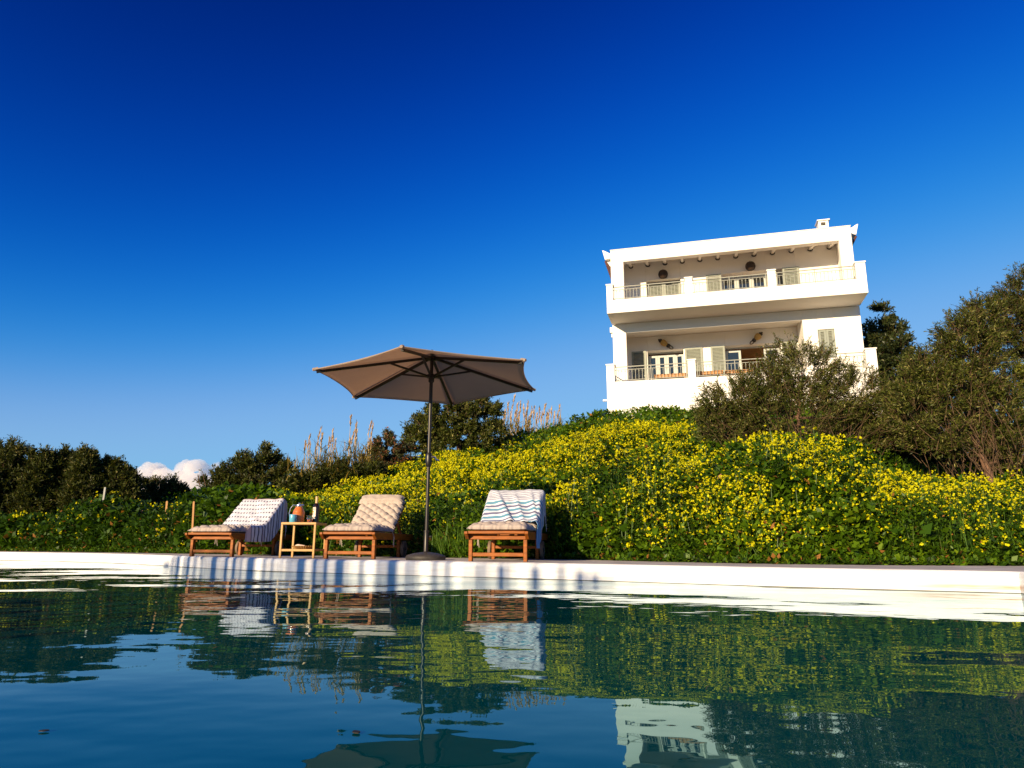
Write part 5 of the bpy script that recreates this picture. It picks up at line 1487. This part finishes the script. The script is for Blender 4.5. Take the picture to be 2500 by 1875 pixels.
tree('low_scrub', 'dark low scrub in front of the reeds, behind the bottle', 'bush', None, 760, 15.4,
     [(740, 1190, 50, 34), (800, 1180, 55, 38), (860, 1165, 50, 40), (700, 1210, 40, 25), (905, 1160, 30, 34)], OLIVED, 28000, 0.085, 0.32, 0.28, None, 0.05, 0.4)
# --- left edge
TUFT = lambda *q: [(x, y, 8, 18) for x, y in q]
LE = [('leftmost big olive tree, cut by the left edge of the photo', 25, [(15, 1150, 58, 72), (38, 1105, 36, 34), (-45, 1150, 60, 80), (30, 1215, 60, 50), (-60, 1080, 40, 50)] + TUFT((30, 1082), (52, 1095), (8, 1088))),
      ('second olive tree from the left edge, a narrow crown', 98, [(98, 1148, 30, 46), (88, 1190, 38, 45), (108, 1120, 18, 22), (100, 1225, 40, 35)] + TUFT((82, 1108), (112, 1106), (97, 1112))),
      ('third olive tree from the left edge, with an upright tuft', 155, [(150, 1150, 28, 50), (160, 1118, 16, 22), (152, 1205, 40, 46)] + TUFT((140, 1112), (160, 1104), (150, 1116))),
      ('fourth olive tree from the left edge, tallest of the narrow ones', 208, [(208, 1140, 24, 42), (204, 1112, 14, 18), (205, 1195, 40, 52)] + TUFT((198, 1106), (212, 1102), (225, 1118))),
      ('fifth olive tree from the left edge, leaning out towards the cloud', 270, [(272, 1160, 34, 40), (262, 1205, 46, 45), (283, 1128, 13, 16), (312, 1162, 16, 26), (315, 1205, 30, 36)] + TUFT((262, 1128), (283, 1122), (310, 1148), (318, 1160)))]
for lab, px, bl in LE:
    bl = [(q[0], q[1] + (24 if q[2] > 10 else 14), *q[2:]) for q in bl]
    tree('olive_tree', lab, 'olive tree', 'olive trees along the skyline', px, 15.6 + 0.4 * rng.random(), bl, OLIVED, 8500 * len(bl), 0.08, 0.28, 0.3, None, 0.07, 0.7, scatter=0.1)
# --- a bare sapling in front of the cloud
p = at(500, 1225, 16.5)
sap = MB()
for pts in ([(500, 1232), (498, 1205), (488, 1185), (479, 1172)], [(499, 1205), (502, 1185), (497, 1165), (495, 1150)], [(488, 1185), (485, 1170), (486, 1158)], [(483, 1178), (476, 1168)]):
    sap.tube([at(a, b, 16.5) - p for a, b in pts], [0.014, 0.010, 0.007, 0.004][:len(pts)], 5)
o = sap.build('bare_sapling', TWIG); o.location = p
tag(o, 'thin leafless sapling standing against the cloud', 'sapling')

# ------------------------------------------------------------------ reeds with plumes
def reeds(label, Y, plumes, stalks, leafbox, nleaf, mass=1.0):
    xs = np.array([q[0] for q in plumes]); b0 = at(float(xs.mean()), 1200, Y)
    org = np.array([b0[0], b0[1], float(ground(b0[0], b0[1]))])
    root = empty('reed_clump', tuple(org))
    tag(root, label, 'reeds', 'clumps of dry reeds on the skyline')
    m = MB()
    for (px, py) in list(plumes) + list(stalks):
        top = at(px, py, Y); f = at(px + rng.normal(-6, 6), py + 60, Y)
        bz = float(ground(f[0], Y))
        m.tube([np.array([f[0] - 0.05, Y, bz]) - org, np.array([(f[0] + top[0]) / 2, Y, (bz + top[2]) / 2]) - org, top - org], [0.012, 0.009, 0.006], 5)
    m.build('stalks', mat('reed_stalk', (0.46, 0.32, 0.12), 0.7, 0.3, 3), root)
    for (px, py) in plumes:
        top = at(px, py, Y); n = 46; Lp = rng.uniform(0.22, 0.36) * Y / 16 * 1.0
        t = rng.random(n)
        ang = rng.normal(0.10, 0.05)
        ax = unit(np.array([[ang, 0, 1.0]]))[0]
        P = top + ax * ((t - 0.35) * Lp)[:, None] + rdir(n) * (0.010 * np.sin(np.pi * t) ** 0.7 + 0.003)[:, None] * Y / 16
        D = unit(ax + rdir(n) * 0.30)
        V, Q = kites(P, D, leaf_side(D), rng.uniform(0.05, 0.11, n) * Y / 16, rng.uniform(0.012, 0.022, n) * Y / 16)
        np_mesh('plume', V - org, Q, PLUME, root, rnd=np.repeat(rng.random(n), 4))
    # long leaves from the stalks
    (xa, xb, ya, yb) = leafbox
    n = nleaf
    px = rng.uniform(xa, xb, n); py = yb - (yb - ya) * rng.random(n) * (0.55 + 0.6 * vnoise(px, px * 0, 14.0, 4))
    c = np.array([at(a, b, Y) for a, b in zip(px, py)]); c[:, 1] += rng.normal(0, 0.5, n)
    gz = ground(c[:, 0], c[:, 1]); c[:, 2] = np.maximum(c[:, 2], gz)
    el = rng.uniform(0.5, 1.5, n); az = rng.uniform(0, 2 * np.pi, n)
    D = np.stack([np.cos(el) * np.cos(az), np.cos(el) * np.sin(az), np.sin(el)], 1)
    V, Q = blades(c - org, D, rng.uniform(0.25, 0.6, n) * mass, rng.uniform(0.010, 0.024, n) * (Y / 16), rng.uniform(0.05, 0.7, n))
    np_mesh('leaves', V, Q, REEDM, root, rnd=np.repeat(np.clip(rng.normal(0.40, 0.27, n), 0, 1), 8))
PLL = [(744, 1095), (752, 1086), (754, 1104), (771, 1100), (778, 1066), (784, 1078), (809, 1074), (803, 1088), (812, 1086), (815, 1100), (856, 1034), (868, 1050), (858, 1078), (867, 1076), (900, 1054), (908, 1056), (901, 1085), (852, 1090)]
reeds('dry reed clump with tall plumes left of the rusty shrub', 16.0, PLL, [(850, 1120), (790, 1120), (880, 1110), (765, 1130), (830, 1130)], (735, 915, 1105, 1215), 1700)
r3 = np.random.default_rng(4)
PLR = [(1240, 1004), (1251, 992), (1262, 1008), (1270, 1000), (1279, 1012), (1287, 1002), (1296, 1018), (1303, 1016), (1316, 1020), (1328, 1008), (1338, 1022), (1346, 1014), (1362, 1014), (1233, 1020), (1246, 1022), (1256, 1024), (1266, 1026), (1283, 1026), (1310, 1030), (1322, 1028), (1334, 1032), (1352, 1028), (1290, 1034), (1228, 1034)]
reeds('pale dry reed clump on the crest between the round olive and the villa', 25.0, PLR, [(1240, 1045), (1260, 1050), (1285, 1050), (1310, 1045)], (1222, 1372, 1035, 1095), 1100)

# ------------------------------------------------------------------ stakes and a post among the weeds on the left
def stake(pxt, pyt, pyb, Y, w, mtl, name, label, cat, group=None, lean=0):
    a = at(pxt, pyt, Y); b = at(pxt - lean, pyb, Y); b[2] = float(ground(b[0], b[1])) - 0.1
    m = MB(); m.bar(b - b, a - b, w, w * 0.7)
    m.bx(a[0] - b[0] - w * 0.42, a[0] - b[0] + w * 0.42, a[1] - b[1] - w * 0.3, a[1] - b[1] + w * 0.3, a[2] - b[2], a[2] - b[2] + 0.012)
    o = m.build(name, mtl); o.location = b
    tag(o, label, cat, group)
stake(473.5, 1226, 1330, 11.1, 0.028, WOODSTAKE, 'wooden_stake', 'taller thin wooden stake right behind the left lounger', 'stake', 'wooden stakes among the weeds', 3)
stake(408, 1225, 1300, 12.6, 0.034, WOODSTAKE, 'wooden_stake', 'shorter wooden stake standing alone in the yellow flowers', 'stake', 'wooden stakes among the weeds', 2)
stake(257, 1191, 1262, 14.2, 0.035, mat('galvanised_post', (0.20, 0.21, 0.21), 0.5, 0.15, 10), 'metal_post', 'grey leaning metal post in front of the left olive trees', 'post', None, 12)

# ------------------------------------------------------------------ the cloud low over the trees
def cloud():
    Yc = 900.0
    r4 = np.random.default_rng(2)
    puffs = [(350, 1160, 26), (365, 1148, 22), (385, 1150, 24), (398, 1165, 28), (345, 1178, 26), (375, 1180, 34), (410, 1185, 34), (430, 1165, 20), (440, 1180, 32), (446, 1145, 20), (455, 1138, 17), (470, 1140, 20),
             (484, 1137, 19), (498, 1146, 18), (470, 1160, 28), (495, 1165, 24), (512, 1152, 13), (525, 1140, 10), (532, 1133, 7), (460, 1190, 44), (500, 1195, 38), (520, 1180, 20), (400, 1215, 50), (470, 1225, 55), (530, 1215, 35), (340, 1205, 34), (560, 1225, 40), (330, 1230, 40),
             (300, 1210, 25), (720, 1172, 10), (735, 1178, 14), (750, 1185, 14), (715, 1190, 16)]
    org = at(430, 1190, Yc)
    m = bmesh.new()
    for px, py, r in puffs:
        c = at(px, py, Yc + r4.uniform(-15, 15)) - org
        rad = r * 0.95 * Yc / F_PX
        bmesh.ops.create_icosphere(m, subdivisions=4, radius=rad, matrix=Matrix.Translation(c) @ Matrix.Diagonal((1, 0.9, 0.92, 1)))
    me = bpy.data.meshes.new('cloud'); m.to_mesh(me); m.free()
    mt = bpy.data.materials.new('cloud_vapour'); mt.use_nodes = True
    nt = mt.node_tree; nt.nodes.clear()
    out = nt.nodes.new('ShaderNodeOutputMaterial')
    pv = nt.nodes.new('ShaderNodeVolumePrincipled')
    pv.inputs['Color'].default_value = (0.97, 0.96, 0.98, 1); pv.inputs['Density'].default_value = 0.085; pv.inputs['Anisotropy'].default_value = 0.0
    nt.links.new(pv.outputs[0], out.inputs['Volume'])
    me.materials.append(mt)
    me.polygons.foreach_set('use_smooth', [True] * len(me.polygons))
    o = bpy.data.objects.new('cloud', me); C.objects.link(o); o.location = org
    rm = o.modifiers.new('join', 'REMESH'); rm.mode = 'VOXEL'; rm.voxel_size = 0.9; rm.use_smooth_shade = True
    for sz, st in ((16, 5.0), (7, 3.2), (3, 1.2)):
        tx_ = bpy.data.textures.new('puff', 'CLOUDS'); tx_.noise_scale = sz; tx_.noise_depth = 2
        dm = o.modifiers.new('puff', 'DISPLACE'); dm.texture = tx_; dm.strength = st; dm.mid_level = 0.5; dm.texture_coords = 'LOCAL'
    tag(o, 'white cumulus cloud low behind the left trees', 'cloud')
cloud()

# ------------------------------------------------------------------ leaves drifting on the pool
DEADLEAF = mat('dead_leaf', (0.012, 0.009, 0.006), 0.7, 0.3, 60)
for px, py, L, lab in ((94, 1785, 0.016, 'dark dead leaf floating near the bottom left corner of the pool'),
                       (875, 1791, 0.020, 'largest dark dead leaf, floating left of the parasol reflection'),
                       (976, 1676, 0.018, 'small dark dead leaf floating beside the wavy pole reflection')):
    d = CMn @ np.array([(px - 1250) / F_PX, (937.5 - py) / F_PX, -1.0])
    p = CAM + d * ((WATER_Z + 0.002 - CAM[2]) / d[2])
    m = MB(); a = 0.5 + px; n_ = 10
    out = [(L * t, s_ * L * 0.32 * math.sin(math.pi * t) ** 0.8, 0.0) for s_, ts in ((1, np.linspace(0, 1, n_)), (-1, np.linspace(1, 0, n_)[1:-1])) for t in ts]
    ca_, sa_ = math.cos(a), math.sin(a)
    top = [(x * ca_ - y * sa_, x * sa_ + y * ca_, z + 0.0012) for x, y, z in out]; low = [(x, y, z - 0.0012) for x, y, z in top]
    k_ = len(out)
    m.add(top + low, [tuple(range(k_)), tuple(reversed(range(k_, 2 * k_)))] + [(i, (i + 1) % k_, k_ + (i + 1) % k_, k_ + i) for i in range(k_)])
    o = m.build('floating_leaf', DEADLEAF); o.location = p
    tag(o, lab, 'leaf', 'dead leaves drifting on the pool')
